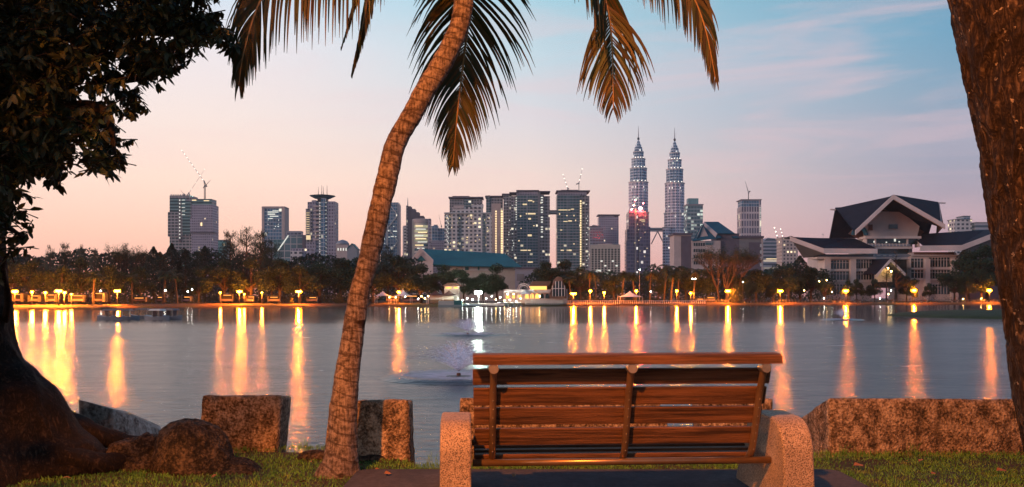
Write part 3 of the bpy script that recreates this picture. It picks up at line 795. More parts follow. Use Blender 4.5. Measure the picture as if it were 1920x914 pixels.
# back plane: leans toward the camera at the top
def by(z): return .11 - (z - .32) * .36
def slat(z0, z1, xa, xb, thick=.03, seed=0):
    m_ = MB(); n_ = 24
    a0, a1 = by(z0), by(z1)
    prof = [(a0, z0 + .004), (a0 - .0015, z0 + .006), (a1 - .0015, z1 - .006), (a1 + .002, z1), (a1 + thick, z1 + .002), (a0 + thick, z0 + .002), (a0 + .003, z0)]
    m_.prism(prof, xa, xb, 'x')
    return m_
rowsS = [(690, 720), (726, 760), (765, 798), (806, 839)]
for i, (yt, yb_) in enumerate(rowsS):
    bl('backrest_slat', slat(bz(yb_), bz(yt), -HW + .004 * i, HW + .0 - .012 * i), MAT['slat'])
# cap board lies on top, wider and tilted
m_ = MB(); zt = bz(664, 4.9); yb0 = by(zt) - .015
m_.prism([(yb0 - .055, zt - .055), (yb0 - .055, zt - .012), (yb0 - .04, zt), (yb0 + .06, zt + .004), (yb0 + .065, zt - .03)], -HW, HW + .03, 'x')
bl('top_rail', m_, MAT['slat'])
for i in range(5):         # seat slats running away from the back
    y0_ = .15 + i * .085; z0_ = .298 + i * .012
    m_ = MB(); m_.box(-HW + .01, HW - .02, y0_, y0_ + .07, z0_, z0_ + .028, 0, .005); bl('seat_slat', m_, MAT['slat'])
for i, xs_ in enumerate((-HW + .115, .035, HW - .06)):
    m_ = MB(); zt2 = bz(690, 4.9)
    path = [Vector((xs_, by(zt2) - .05, zt2)), Vector((xs_, by(zt2) - .035, zt2 - .03)), Vector((xs_, by(.7) - .03, .7)), Vector((xs_, by(.5) - .03, .5)), Vector((xs_, by(.36) - .02, .36)), Vector((xs_, by(.3) + .03, .30)), Vector((xs_, by(.3) + .12, .29))]
    ps = [Vector(p) for p in spline([tuple(p) for p in path], 5)]
    m_.tube(ps, .0205, 14)
    sup = bl('back_support', m_, MAT['tube'], True)
    c_ = MB(); yc = by(zt2) - .095; c_.tube([(xs_, yc, zt2), (xs_, yc + .004, zt2), (xs_, yc + .075, zt2)], [.026, .0285, .0285], 20)
    bl('end_cap', c_, MAT['cap'], False, sup)
    for k in range(9):
        z_ = .36 + k * (zt2 - .42) / 8.5
        r_ = MB(); r_.ball((xs_, by(z_) - .0505, z_), .0042, 6); bl('rivet', r_, MAT['cap'], True, sup)
m_ = MB(); m_.tube([(-HW + .0, .10, .287), (HW + .08, .10, .287)], .021, 14); bl('bottom_rail', m_, MAT['tube'], True)
m_ = MB(); m_.tube([(-HW + .0, .50, .34), (HW + .08, .50, .34)], .019, 12); bl('front_rail', m_, MAT['tube'], True)
def arm(xa, xb):
    prof = [(-.13, -.03), (-.12, .2), (-.105, .36)]
    for k in range(1, 9):
        a = k / 9 * math.pi / 2; prof.append((-.105 + .21 * (1 - math.cos(a)), .36 + .185 * math.sin(a)))
    prof += [(.105, .545), (.36, .55), (.44, .54), (.5, .5), (.62, .3), (.74, .1), (.8, -.03)]
    m2 = MB(); n_ = len(prof)
    import bmesh
    m2.prism([(p[0], p[1]) for p in prof], xa, xb, 'x')
    o = m2.build('armrest', MAT['granite'], bench)
    md = o.modifiers.new('edge', 'BEVEL'); md.width = .014; md.segments = 3; md.limit_method = 'ANGLE'; md.angle_limit = R(40)
    return o
arm(-HW - .185, -HW - .008); arm(HW + .06, HW + .242)

# ------------------------------------------------------------------ the sodium lamp that lights the bank from behind the viewer
sl = thing('street_lamp', 'tall sodium street lamp on the path behind the bench', 'street lamp', (-2.9, -2.1, 0))
m_ = MB(); m_.tube([(-2.9, -2.1, 0), (-2.9, -2.1, 6.1), (-2.8, -2.0, 6.35), (-2.5, -1.7, 6.4)], [.07, .05, .04, .035], 10); m_.build('pole', MAT['pole'], sl, True)
m_ = MB(); m_.lathe([(.02, .2), (.12, .17), (.24, .06), (.24, .02), (.02, .03)], 16, (-2.4, -1.6, 6.3)); m_.build('shade', MAT['pole'], sl, True)
ld = bpy.data.lights.new('sodium_lamp', 'POINT'); ld.energy = 6600; ld.color = (1, .27, .035); ld.shadow_soft_size = .1
lo = bpy.data.objects.new('sodium_lamp', ld); COL.objects.link(lo); lo.location = (-2.4, -1.6, 6.16)

# fallen leaves
lr = random.Random(44); lit_src = None
for k in range(34):
    x, y = lr.uniform(-3.2, 4.2), lr.uniform(5.75, 6.9)
    if on_pad(x, y) and k % 4: continue
    if y > edge_y(x) - .1: continue
    if lit_src is None:
        MAT['dryleaf'] = simple('dry_leaf', (.3, .13, .05), .8, 0, .3, 20)
        m_ = MB(); add_leaf(m_, Vector((0, 0, 0)), Vector((1, .2, .12)).normalized(), Vector((0, -.3, 1)).normalized(), .06, .016); o = lit_src = m_.build('dry_leaf', MAT['dryleaf'])
    else: o = lit_src.copy(); COL.objects.link(o)
    o.location = (x, y, ground_z(x, y) + (.03 if not on_pad(x, y) else .055)); o.rotation_euler = (lr.uniform(-.3, .3), lr.uniform(-.3, .3), lr.uniform(0, 6.28))
    tag(o, 'small dry brown leaf strewn on the near bank', 'leaf', 'small dry leaves strewn over the bank')
for k, (x, y, l) in enumerate(((1600, 882, 'dry curled brown leaf on the grass beside the far armrest'), (1868, 892, 'dry brown leaf lying on the grass below the leaning trunk'), (720, 905, 'small dry leaf on the corner of the asphalt pad'))):
    m_ = MB(); D = CZ * F / (y - HY); c = P(x, y, D) + Vector((0, 0, .035 if k < 2 else .06))
    add_leaf(m_, c, Vector((1, .2, .1)).normalized(), Vector((0, -.3, 1)).normalized(), .085 if k < 2 else .05, .026)
    MAT.setdefault('dryleaf', simple('dry_leaf', (.3, .13, .05), .8, 0, .2, 20))
    tag(m_.build('fallen_leaf', MAT['dryleaf']), l, 'leaf', 'dry leaves fallen on the bank')

# ================================================================== far shore ground
MAT['bank_far'] = simple('far_bank', (.09, .055, .032), .95, 0, .3, .25, bump=.3, bscale=2, dark=(.06, .07, .025), dscale=.05)
MAT['land_far'] = simple('far_land', (.05, .05, .03), .95, 0, .3, .02)
MAT['path_far'] = simple('far_path', (.13, .09, .06), .9, 0, .2, .4)
w = MB(); vs = []; n_ = 0
xs2 = list(range(-700, 2620, 20))
for x in xs2:
    d0 = shoreD(x) + 1.2 * noise.noise(Vector((x * .02, 3, 0))) + .7 * noise.noise(Vector((x * .09, 5, 0)))
    for dd, z in ((0, WZ - .6), (.5, WZ + .05), (1.6, WZ + .45), (5, GZ0 - .18), (9, GZ0), (30, GZ0 + .05), (90, -.1), (400, 0), (2500, 0)):
        D = d0 + dd; vs.append((GX(x, D), D, z))
m_r = 9
fs = [(i * m_r + j, (i + 1) * m_r + j, (i + 1) * m_r + j + 1, i * m_r + j + 1) for i in range(len(xs2) - 1) for j in range(m_r - 1)]
w.add(vs, fs); w.m = [0 if (k % (m_r - 1)) < 4 else 1 for k in range(len(fs))]
tag(w.build('terrain', [MAT['bank_far'], MAT['land_far']], smooth=True), 'far bank of the lake with the city behind', kind='structure')
w = MB(); vs = []
for x in xs2:
    for dd in (9.5, 13.5):
        D = shoreD(x) + dd; vs.append((GX(x, D), D, GZ0 + .06 + (.0 if dd < 10 else .01)))
w.add(vs, [(i * 2, i * 2 + 2, i * 2 + 3, i * 2 + 1) for i in range(len(xs2) - 1)])
tag(w.build('path', MAT['path_far']), 'lakeside path on the far bank', kind='structure')
# low green island
MAT['island'] = simple('island_turf', (.03, .045, .014), .95, 0, .35, .5, bump=.4, bscale=3)
w = MB(); nI = 60
vs = [(GX(1900, 125), 125, WZ + .95)]
for rr2, zz in ((.35, .9), (.65, .68), (.85, .4), (.96, .15), (1.0, -.3)):
    for k in range(nI):
        a = 2 * math.pi * k / nI; q = 1 + .07 * noise.noise(Vector((math.cos(a) * 2, math.sin(a) * 2, 0)))
        vs.append((GX(1900, 125) + 16.5 * rr2 * q * math.cos(a), 125 + 21 * rr2 * q * math.sin(a), WZ + zz + .05 * noise.noise(Vector((a * 3, rr2 * 4, 0)))))
fs = [(0, 1 + k, 1 + (k + 1) % nI) for k in range(nI)]
for r_ in range(4):
    fs += [(1 + r_ * nI + k, 1 + (r_ + 1) * nI + k, 1 + (r_ + 1) * nI + (k + 1) % nI, 1 + r_ * nI + (k + 1) % nI) for k in range(nI)]
w.add(vs, fs)
tag(w.build('island_ground', MAT['island'], smooth=True), 'low grassy island', kind='structure')

# ================================================================== city
class B:
    """a building described in photo columns/rows at its real distance"""
    def __init__(s, name, label, cat, D, xc, group=None, rot=0):
        s.D = D; s.xc = xc; s.s = D / F
        s.o = thing(name, label, cat, (GX(xc, D), D, 0), group, world_coords=False); s.o.rotation_euler.z = R(rot)
    def X(s, x): return (x - s.xc) * s.s
    def Z(s, y): return CZ + (HY - y) * s.s
    def box(s, part, x0, x1, y0, y1, mat, off=0, dep=20, parent=None, bev=0):
        m_ = MB(); m_.box(s.X(x0), s.X(x1), -off, dep, s.Z(y1) if y1 is not None else -.5, s.Z(y0), 0, bev)
        return m_.build(part, mat, parent or s.o)
    def poly(s, part, pts, mat, off=0, dep=2, parent=None):
        m_ = MB(); m_.prism([(s.X(x), s.Z(y)) for x, y in pts], -off, -off + dep, 'y'); return m_.build(part, mat, parent or s.o)
    def cyl(s, part, x, y0, y1, r, mat, yy=0, n=24, parent=None, star=0):
        z1 = s.Z(y1) if y1 is not None else -.5; m_ = MB()
        m_.lathe([(r, z1), (r, s.Z(y0))], n, (s.X(x), yy, 0), star=star); return m_.build(part, mat, parent or s.o, n > 40)
    def pole(s, part, x, y0, y1, r, mat, yy=0, x2=None, parent=None, tip=.3):
        m_ = MB(); m_.tube([(s.X(x if x2 is None else x2), yy, s.Z(y1)), (s.X(x), yy, s.Z(y0))], [r, r * tip], 6); return m_.build(part, mat, parent or s.o)
    def lits(s, rects, mat='warm_win', off=.5, name='lit_window'):
        for (x, y, w_, h_) in rects:
            m_ = MB(); m_.box(s.X(x - w_ / 2), s.X(x + w_ / 2), -off, -off + .6, s.Z(y + h_ / 2), s.Z(y - h_ / 2)); m_.build(name, MAT[mat], s.o)
def rlits(g, x0, x1, y0, y1, n, fh=3, w=(1.2, 3.0)):
    return [(g.uniform(x0, x1), y0 + fh * int(g.uniform(0, (y1 - y0) / fh)) + 1, g.uniform(*w), 1.3) for _ in range(n)]
cgn = random.Random(77)

F_glassT = facade('teal_tower_glass', (.27, .27, .29), (.035, .11, .125), 4.6, 5, (.2, .9), (.06, .94), .035, (1, .85, .6), 1.0, .18)
F_glassB = facade('blue_curtain_wall', (.40, .44, .50), (.07, .18, .28), 6, 5, (.1, .88), (.08, .92), .03, (1, .9, .7), .9, .15)
F_white = facade('white_flats', (.66, .60, .58), (.06, .07, .09), 6.0, 6.6, (.3, .8), (.22, .78), .10, (1, .82, .5), 1.2)
F_grey = facade('grey_concrete_block', (.32, .32, .37), (.08, .10, .14), 6, 6, (.3, .75), (.1, .9), .02)
F_balc = facade('grey_balconies', (.33, .30, .31), (.06, .07, .08), 5.2, 5, (.35, .95), (.1, .8), .05, (1, .85, .6), .9)
F_raw = facade('raw_floors', (.38, .35, .36), (.05, .08, .09), 6.0, 7, (.3, .92), (.1, .9), .05, (.5, 1, .85), .9)
F_rawteal = facade('raw_floors_netting', (.2, .36, .36), (.02, .09, .1), 6.2, 200, (.28, .95), (0, 1), 0, (.3, 1, .8), .5)
F_band = facade('banded_tower', (.58, .52, .48), (.04, .12, .16), 7.2, 400, (.35, .9), (0, 1), .4, (1, .88, .5), .55)
F_mauve = facade('mauve_office', (.38, .34, .41), (.16, .15, .2), 5, 4, (.25, .8), (.2, .8), .02)
F_pinkgl = facade('rose_glass_office', (.30, .24, .30), (.16, .14, .22), 6, 4.5, (.1, .85), (.08, .92), .025, (1, .9, .8), 1.2, .2)
F_lattice = facade('white_lattice', (.6, .52, .52), (.15, .15, .2), 14, 5, (.12, .86), (.18, .82), .04, (1, .85, .6), 1, .25)
F_curve = facade('pale_terraces', (.42, .42, .46), (.08, .13, .17), 6.5, 300, (.4, .92), (0, 1), .15, (1, .8, .6), .6)

# --- construction pair
b = B('construction_tower', 'unfinished tower wrapped in teal netting with floodlit open floors, beside its darker twin', 'tower', 1700, 337, 'towers under construction')
b.box('core', 318, 358, 367, None, F_raw, 0, 38); b.box('netted_floors', 319.5, 348, 372, 398, F_rawteal, 1.2, 30); b.box('lift_shaft', 336, 340, 372, 455, MAT['mauvewall'], 2.5, 2)
b.box('podium', 315.5, 356, 398, 444, F_raw, 2.2, 30); b.box('netted_bay', 343, 358, 378, 440, F_rawteal, 3, 20)
for k in range(9): b.box('column_stub', 320 + k * 4.3, 321.2 + k * 4.3, 364.5, 367, MAT['steel'], 0, 3)
b.lits([(338, 376 + k * 6.4, 2.0, 2.4) for k in range(12)], 'white_win', 3.2, 'work_light')
b.lits([(345, 376 + k * 6.8, 6, 1) for k in range(5)], 'white_win', 3.6, 'work_light')
b = B('construction_tower', 'unfinished darker twin tower with one lit opening halfway up and a crane on its roof', 'tower', 1660, 379, 'towers under construction')
b.box('core', 359, 398, 384, None, F_mauve, 0, 36); b.box('upper_floors', 358, 396, 373, 384.5, F_rawteal, -4, 30); b.box('wing', 357, 400, 410, 437, F_mauve, 2, 30); b.box('net_band', 357.5, 400, 435, 437, MAT['mauvewall'], 3, 8)
b.lits([(378.5, 421, 3, 6), (365, 376, 8, 1.5), (388, 377, 10, 1.2)], 'gold_strip', 3, 'work_light')
def crane(label, D, x, y_base, y_top, tip, counter=None, lit=False, group='tower cranes', r=.7, rl_=5):
    b_ = B('tower_crane', label, 'crane', D, x, group)
    b_.o.location.y = D + 6
    b_.pole('mast', x, y_top, y_base, r, MAT['metal_dark'], tip=.9)
    m_ = MB(); m_.tube([(0, 0, b_.Z(y_top)), (b_.X(tip[0]), 0, b_.Z(tip[1]))], [r * .9, r * .35], 4)
    j = m_.build('jib', MAT['metal_dark'] if not lit else MAT['white'], b_.o)
    cx_, cy_ = counter or (x + (x - tip[0]) * .25, y_top + 1)
    m_ = MB(); m_.tube([(0, 0, b_.Z(y_top)), (b_.X(cx_), 0, b_.Z(cy_))], [r * .9, r * 1.6], 4); m_.build('counter_jib', MAT['metal_dark'], b_.o)
    b_.box('cab', x - 1, x + 1, y_top - 1.5, y_top + 2, MAT['steel'], 1, 1)
    if lit:
        for k in range(rl_):
            t_ = (k + .6) / rl_
            m_ = MB(); m_.ball((b_.X(x + (tip[0] - x) * t_), -r, b_.Z(y_top + (tip[1] - y_top) * t_)), r * 1.15, 6); m_.build('work_light', MAT['crane_light'], j)
    return b_
crane('floodlit crane with a long white jib rising over the netted unfinished tower', 1700, 381, 384, 340, (337, 279), (386, 350), True, rl_=9)
crane('crane jib leaning the other way, crossing the long floodlit jib', 1720, 352, 367, 362, (385, 312), (348, 366), True, rl_=4, r=.5)
crane('dark crane standing on the darker unfinished twin tower', 1660, 383, 373, 348, (393, 337), (379, 352), False)
crane('small dark crane lying low at the edge of the netted unfinished tower', 1690, 343, 367, 364, (335, 355), None, False, r=.5)

b = B('office_block', 'tiny teal office block peeping over the trees between the unfinished towers and casuarinas', 'building', 1500, 417)
b.box('body', 409, 425, 451, None, facade('teal_small', (.1, .3, .3), (.05, .22, .24), 6, 5, lit=.03), 0, 20); b.box('roof', 408.5, 425.5, 450, 451.5, MAT['greywall'], .5, 21)

b = B('glass_tower', 'blue glass tower in a pale rose frame with warm lit upper floors', 'tower', 1500, 512)
b.box('body', 494, 531, 390, None, F_glassB, 0, 26); b.box('side_frame', 491, 495.5, 389, None, MAT['pinkwall'], 1, 28); b.box('side_frame', 529, 534, 389, None, MAT['pinkwall'], 1, 28)
b.box('roof_band', 491, 534, 387.5, 390.5, MAT['pinkwall'], 1.5, 28); b.lits([(512, 398, 20, 1.8), (509, 402, 14, 2), (514, 406, 16, 1.6), (507, 410, 9, 1.4), (517, 395, 12, 1)], 'white_win')
b.lits(rlits(cgn, 497, 528, 412, 440, 9, 4, (1, 2)), 'white_win')

b = B('office_block', 'low glass block with a slanted lit roof edge and square grid, beside the dish-topped tower', 'building', 1400, 545)
Fg = facade('gridded_glass', (.5, .46, .45), (.10, .20, .23), 11, 10, (.06, .94), (.06, .94), .0)
b.poly('body', [(522, 470), (540, 443), (572, 441), (572, 520), (522, 520)], Fg, 0, 26); b.box('upper_block', 535, 563, 433, 442, F_grey, -6, 20); b.box('stair_core', 567, 573, 441, None, MAT['mauvewall'], 1, 10)
b.box('annex', 510, 541, 449, None, facade('teal_annex', (.12, .24, .26), (.04, .14, .16), 6, 8), -8, 30)
m_ = MB(); m_.tube([(b.X(521), -1.2, b.Z(471)), (b.X(541), -1.2, b.Z(442))], .9, 6); m_.build('lit_edge', MAT['white_win'], b.o)

b = B('office_tower', 'tall grey tower crowned by a dark dish-shaped roof and four thin antennas', 'tower', 1300, 601)
b.box('body', 592, 626, 379, None, F_grey, 0, 30)
b.poly('wing', [(585, 376), (593, 376), (593, 500), (580, 500)], F_mauve, 1.5, 24)
b.box('balcony_stack', 574, 586, 392, 455, F_balc, 2.5, 24); b.box('shoulder', 577, 590, 379, 395, F_mauve, 1, 22); b.box('base_wing', 574, 592, 440, None, F_mauve, 2, 24)
b.box('stair_spine', 603, 610.5, 372, None, F_glassB, 3, 12); b.box('side_wing', 612, 628, 378, None, F_mauve, 1, 26); b.box('roof_neck', 594, 611, 371, 379, MAT['metal_dark'], -4, 18)
m_ = MB(); m_.lathe([(5, b.Z(373)), (12, b.Z(371)), (19, b.Z(366.5)), (19.5, b.Z(366)), (8, b.Z(364)), (1, b.Z(363.5))], 28, (b.X(601.5), 12, 0)); m_.build('dish_roof', MAT['blueroof'], b.o)
for x_, yt in ((593.5, 349), (600, 345), (603, 348), (610, 345)): b.pole('antenna', x_, yt, 365, .55, MAT['metal_dark'], 12)
b.lits([(600.5, 381 + k * 5.1, 1.2, 1.8) for k in range(24)], 'white_win', 3.4); b.lits([(612.2, 381 + k * 7, 1.1, 1.6) for k in range(15)], 'white_win', 3.4)
b.lits([(578, 400 + k * 4.2, 6, .9) for k in range(10)], 'warm_win', 3.1); b.lits([(579, 446, 8, 8)], 'warm_win', 3)
for k in range(9): b.box('lit_floor', 588, 602 if k < 4 else 599, 386 + k * 7.8, 389 + k * 7.8, MAT['pinkwall'], 2.6, 3)
b = B('office_podium', 'plain mauve podium block in front of the dish-topped tower base', 'building', 1200, 565)
b.box('body', 546, 584, 466, None, F_mauve, 0, 20); b.box('front_wing', 546, 567, 471, None, F_white, 3, 10)

b = B('domed_hall', 'small pale stone building with a shallow dome next to the dish-topped tower', 'building', 1200, 641)
b.box('body', 630, 652, 459, None, MAT['pinkwall'], 0, 18); m_ = MB(); m_.lathe([(9.5, b.Z(459)), (9.0, b.Z(456)), (6.5, b.Z(452)), (3, b.Z(450)), (.2, b.Z(449))], 20, (b.X(640), 9, 0)); m_.build('dome', MAT['steel'], b.o, True)
b.lits([(634 + k * 5, 468, 2, 5) for k in range(4)], 'white_win', .3)
b = B('gabled_house', 'tiny pointed gable house showing beside the palm trunk over the trees', 'building', 1100, 660)
b.poly('gable', [(651, 467), (660, 458), (669, 467), (669, 500), (651, 500)], MAT['steel'], 0, 20); m_ = MB()
m_.slab([(b.X(650), -1, b.Z(468)), (b.X(660), -1, b.Z(457)), (b.X(660), 20, b.Z(457)), (b.X(650), 20, b.Z(468))], .8); m_.slab([(b.X(670), -1, b.Z(468)), (b.X(670), 20, b.Z(468)), (b.X(660), 20, b.Z(457)), (b.X(660), -1, b.Z(457))], .8); m_.build('roof', MAT['tealroof'], b.o)

b = B('braced_tower', 'blue glass tower with bright diagonal bracing just beyond the palm trunk', 'tower', 1600, 732)
b.box('body', 714, 745.5, 383, None, F_glassB, 0, 30); b.box('roof_band', 717, 747, 380, 384, F_glassB, .6, 28); b.box('edge', 744.5, 748, 383, None, MAT['steel'], 1, 28)
for (xa, ya, xb, yb) in ((731, 384, 746, 404), (746, 404, 727, 428), (727, 428, 746, 452), (746, 452, 738, 466), (722, 402, 731, 384), (715, 446, 727, 428)):
    m_ = MB(); m_.tube([(b.X(xa), -1.2, b.Z(ya)), (b.X(xb), -1.2, b.Z(yb))], 1.0, 5); m_.build('brace', MAT['white'], b.o)
b.lits([(725, 433, 14, 2.2), (741, 434, 8, 1.6), (738, 444, 10, 1.2)] + rlits(cgn, 718, 744, 388, 462, 8, 4, (1, 3)), 'white_win'); b.box('mast_column', 724, 727.5, 384, 460, MAT['white'], 1.4, 3)

b = B('slim_block', 'slim pale residential slab between the braced tower and the stepped dark tower', 'building', 1700, 760)
b.box('body', 755, 766, 425, None, F_white, 0, 20); b.box('roof_cap', 756, 763, 423, 425.5, MAT['pinkwall'], -3, 10)
b = B('stepped_tower', 'dark stepped tower with a spire on its highest corner', 'tower', 1500, 778)
for (xa, xb, y_) in ((763, 770, 387), (769, 778, 392), (777, 785, 398), (784, 794, 405)): b.box('step', xa, xb, y_, None, F_mauve if 0 else MAT['mauvewall'], 0, 24)
b.pole('spire', 764, 371, 388, 1.2, MAT['steel'], 4); b.box('lift_shaft', 761.5, 764.5, 386, None, F_balc, 1, 20)
b = B('banded_tower', 'cream office drum with horizontal bands of lit windows in front of the stepped tower', 'tower', 1350, 789)
m_ = MB(); m_.lathe([(13.6, -.5), (13.6, b.Z(413))], 32, (0, 12, 0), sy_=.8); m_.build('body', F_band, b.o, False)
m_ = MB(); m_.lathe([(14.6, b.Z(418)), (14.6, b.Z(411)), (13.5, b.Z(410))], 32, (0, 12, 0), sy_=.8); m_.build('crown_band', MAT['pinkwall'], b.o)
b.box('side_core', 802, 807, 410, None, F_mauve, -2, 16); b.box('wing', 772, 777, 413, None, MAT['cream'], -5, 12)
for k in range(8): b.lits([(789 + (k % 3 - 1) * 3, 424 + k * 6, 14 + (k * 5) % 7, 1.6)], 'white_win' if k % 2 else 'gold_strip', -.4 + .2)
b = B('blue_office', 'blue glass office with a stepped roofline under a leaning crane', 'building', 1700, 820)
b.box('body', 809, 822, 424, None, F_glassB, 0, 20); b.box('wing', 820, 833, 428, None, F_glassB, -4, 20); b.box('podium', 806, 834, 452, None, F_mauve, 6, 20); b.box('roof_plant', 813, 820, 421.5, 424.5, MAT['steel'], -3, 8)
crane('thin dark crane leaning over the small blue glass office', 1700, 827, 430, 424, (822, 402), None, False, r=.45)

# --- condominium cluster
b = B('residential_tower', 'grey tower with a flat overhanging roof behind the white apartment block', 'tower', 1550, 873, 'hilltop residential towers')
b.box('body', 843, 904, 374, None, F_balc, 0, 30); b.box('roof', 841, 906, 369.5, 372, MAT['mauvewall'], 2, 34); b.box('roof_plant', 848, 880, 367.5, 370, MAT['mauvewall'], -3, 20); b.box('glass_bay', 870, 885, 374, None, F_glassT, 1.5, 10)
b = B('apartment_block', 'bright white apartment block with dense small windows and stepped parapets', 'building', 1350, 876)
b.box('body', 834, 920, 400, None, F_white, 0, 28); b.box('bay', 849, 858, 397, None, F_white, 2.5, 10); b.box('bay', 833.5, 841, 403, None, F_white, 2.2, 10); b.box('bay', 888, 905, 394, None, F_white, 2.8, 10); b.box('bay', 912, 922, 400, None, F_white, 2, 10)
b.box('penthouse', 848, 905, 388, 400.5, F_white, -4, 20); b.box('penthouse', 850, 870, 385.5, 391, MAT['pinkwall'], -2, 10); b.box('crown', 884, 906, 383, 390, F_white, -1, 14)
b.box('green_lift_glass', 904.5, 909.5, 404, 480, F_glassT, 3.2, 3); b.box('cornice', 833, 921, 399, 401, MAT['white'], 3.4, 30); b.box('green_lift_glass', 861, 865, 404, 480, F_glassT, .8, 3)
b.lits(rlits(cgn, 838, 918, 405, 466, 26, 3.6, (1, 1.8)), 'gold_strip', 3.5); b.lits([(837 + (k % 3) * 2.2, 405 + k * 3, 1.2, 1.5) for k in range(18)], 'white_win', 3)
b = B('residential_tower', 'narrow grey tower with two glowing gold light strips down its face', 'tower', 1500, 932, 'hilltop residential towers')
b.box('body', 913, 943, 371, None, F_balc, 0, 30); b.box('side_wing', 911.5, 919, 367, None, F_glassT, 2, 26); b.box('roof', 909.5, 946, 367.5, 369.5, MAT['mauvewall'], 2.5, 34); b.box('rose_panel', 921, 939, 382, None, MAT['pinkwall'], .8, 3)
for k in range(22): b.lits([(930, 397 + k * 4.6, 2.6, 2.8), (941, 397 + k * 4.6, 3.6, 3.4)], 'gold_strip', 1.2, 'light_strip')
b = B('residential_tower', 'grey tower with a stepped roof, squeezed between the gold-striped tower and the widest glass one', 'tower', 1480, 949, 'hilltop residential towers')
b.box('body', 944, 960, 368, None, F_balc, 0, 30); b.box('roof', 941, 959, 363.5, 366, MAT['mauvewall'], 2, 30); b.box('crown', 943, 957, 365.5, 369, F_glassT, 0, 20); b.lits(rlits(cgn, 945, 957, 372, 500, 16, 4.5, (1, 2)), 'white_win')
b = B('residential_tower', 'widest green glass tower with grey balcony sides, joined by a footbridge', 'tower', 1400, 993, 'hilltop residential towers')
b.box('glass_face', 969, 1009, 366, None, F_glassT, 3, 30); b.box('balcony_wing', 958, 971, 368, None, F_balc, 0, 28); b.box('balcony_wing', 1019, 1031, 368, None, F_balc, -1, 26); b.box('plain_wing', 1008, 1013, 361, None, MAT['greywall'], 3.5, 28); b.box('plain_wing', 1012, 1020, 366, None, F_balc, 1.5, 26)
b.box('roof', 955, 972, 361, 363, MAT['mauvewall'], 3, 32); b.box('roof', 968, 1011, 357.3, 359.5, MAT['mauvewall'], 5, 36); b.box('roof', 1009, 1031.5, 358.8, 361, MAT['mauvewall'], 3, 34); b.box('crown_floor', 968, 1010, 359, 367, F_mauve, 2, 30); b.box('mullion', 988, 989.4, 368, None, MAT['steel'], 3.6, 1)
b.lits([(994, 377, 8, 2), (984, 384, 8, 2.4), (995, 401.5, 18, 2.6), (993, 411, 5, 3), (993, 442, 8, 3.4), (976, 406, 2.4, 3), (973, 452, 2.4, 2.4), (988, 470, 14, 2), (979, 470, 6, 1.8), (994, 492, 10, 2), (1001, 424, 3, 1.5), (977, 429, 2, 2), (1000, 379, 3, 2)], 'warm_win', 3.4)
b.lits([(968, 372 + k * 4.4, 2.2, 1.6) for k in range(10)] + [(1016, 371 + k * 4.6, 4, 2) for k in range(17) if k % 4 != 3] + rlits(cgn, 960, 967, 385, 500, 14, 4.4, (1.2, 2)), 'white_win', 1.9)
b = B('residential_tower', 'green glass tower at the end of the footbridge with one gold light strip', 'tower', 1400, 1074, 'hilltop residential towers')
b.box('glass_face', 1044, 1087, 366, None, F_glassT, 3, 30); b.box('balcony_wing', 1086, 1098, 362, None, F_balc, 0, 28); b.box('plain_wing', 1097, 1105, 368, None, F_balc, 1.5, 28); b.box('roof', 1043, 1106, 357.8, 360, MAT['mauvewall'], 5, 36); b.box('crown_floor', 1046, 1100, 359.5, 367, F_mauve, 2, 30); b.box('roof_plant', 1052, 1084, 355.8, 358, MAT['mauvewall'], -3, 20)
b.box('mullion', 1064, 1065.2, 368, None, MAT['steel'], 3.6, 1)
for k in range(31): b.lits([(1088.5, 378 + k * 4.5, 2.4, 3)], 'gold_strip', 3.2, 'light_strip')
b.lits([(1058, 394.5, 22, 1.6), (1073, 393, 6, 1.6), (1068, 415, 8, 2.2), (1060, 416, 8, 1.4), (1067, 470, 9, 2.6), (1054, 470, 6, 1.8), (1049, 402, 2, 3), (1076, 405, 2, 2.4), (1052, 432, 4, 1.4), (1079, 414, 2, 2.4), (1063, 405, 3, 1.6), (1076, 458, 2, 2)], 'warm_win', 3.4)
b.lits(rlits(cgn, 1099, 1103, 374, 500, 18, 4.4, (1.2, 2)), 'white_win', 1.9)
b = B('footbridge', 'enclosed footbridge high up between the two green glass towers', 'bridge', 1410, 1037)
b.box('deck', 1030.5, 1044.5, 400, 402, MAT['mauvewall'], 0, 6); b.box('roof', 1030.5, 1044.5, 394.5, 396, MAT['mauvewall'], 0, 6); b.box('glazing', 1031, 1044, 396, 400, MAT['white'], -.4, 5)
crane('pale floodlit crane jib leaning back over the end glass tower', 1410, 1065, 357, 353, (1055, 324), None, True, rl_=4, r=.6)
crane('short crane with a bright lamp at its top on the end glass tower', 1400, 1086, 357, 343, (1093, 312), (1081, 345), True, rl_=3, r=.6)

b = B('grey_tower', 'hazy mauve tower with an overhanging flat roof behind the white office', 'tower', 1900, 1142)
b.box('body', 1123, 1160, 407, None, F_mauve, 0, 30); b.box('roof', 1121, 1162, 402.5, 404.5, MAT['mauvewall'], 2, 34); b.box('crown', 1126, 1152, 404, 407.5, F_grey, -2, 24)
b = B('grey_tower', 'darker mauve block with a sloped shoulder beside the overhanging roof tower', 'tower', 1850, 1118)
b.poly('body', [(1106, 426), (1112, 422), (1127, 424), (1130, 430), (1135, 455), (1135, 520), (1106, 520)], F_grey, 0, 26); b.box('roof', 1106, 1118, 424, 426, MAT['mauvewall'], 1, 20)
b = B('white_office', 'boxy white office with a regular grid of dark windows and warm lit ground floors', 'building', 1000, 1137, rot=-6)
b.box('body', 1107, 1163, 459, None, MAT['cream'], 0, 24); b.box('roof_block', 1121, 1148, 457, 459.5, MAT['pinkwall'], -5, 10)
wsrc = None
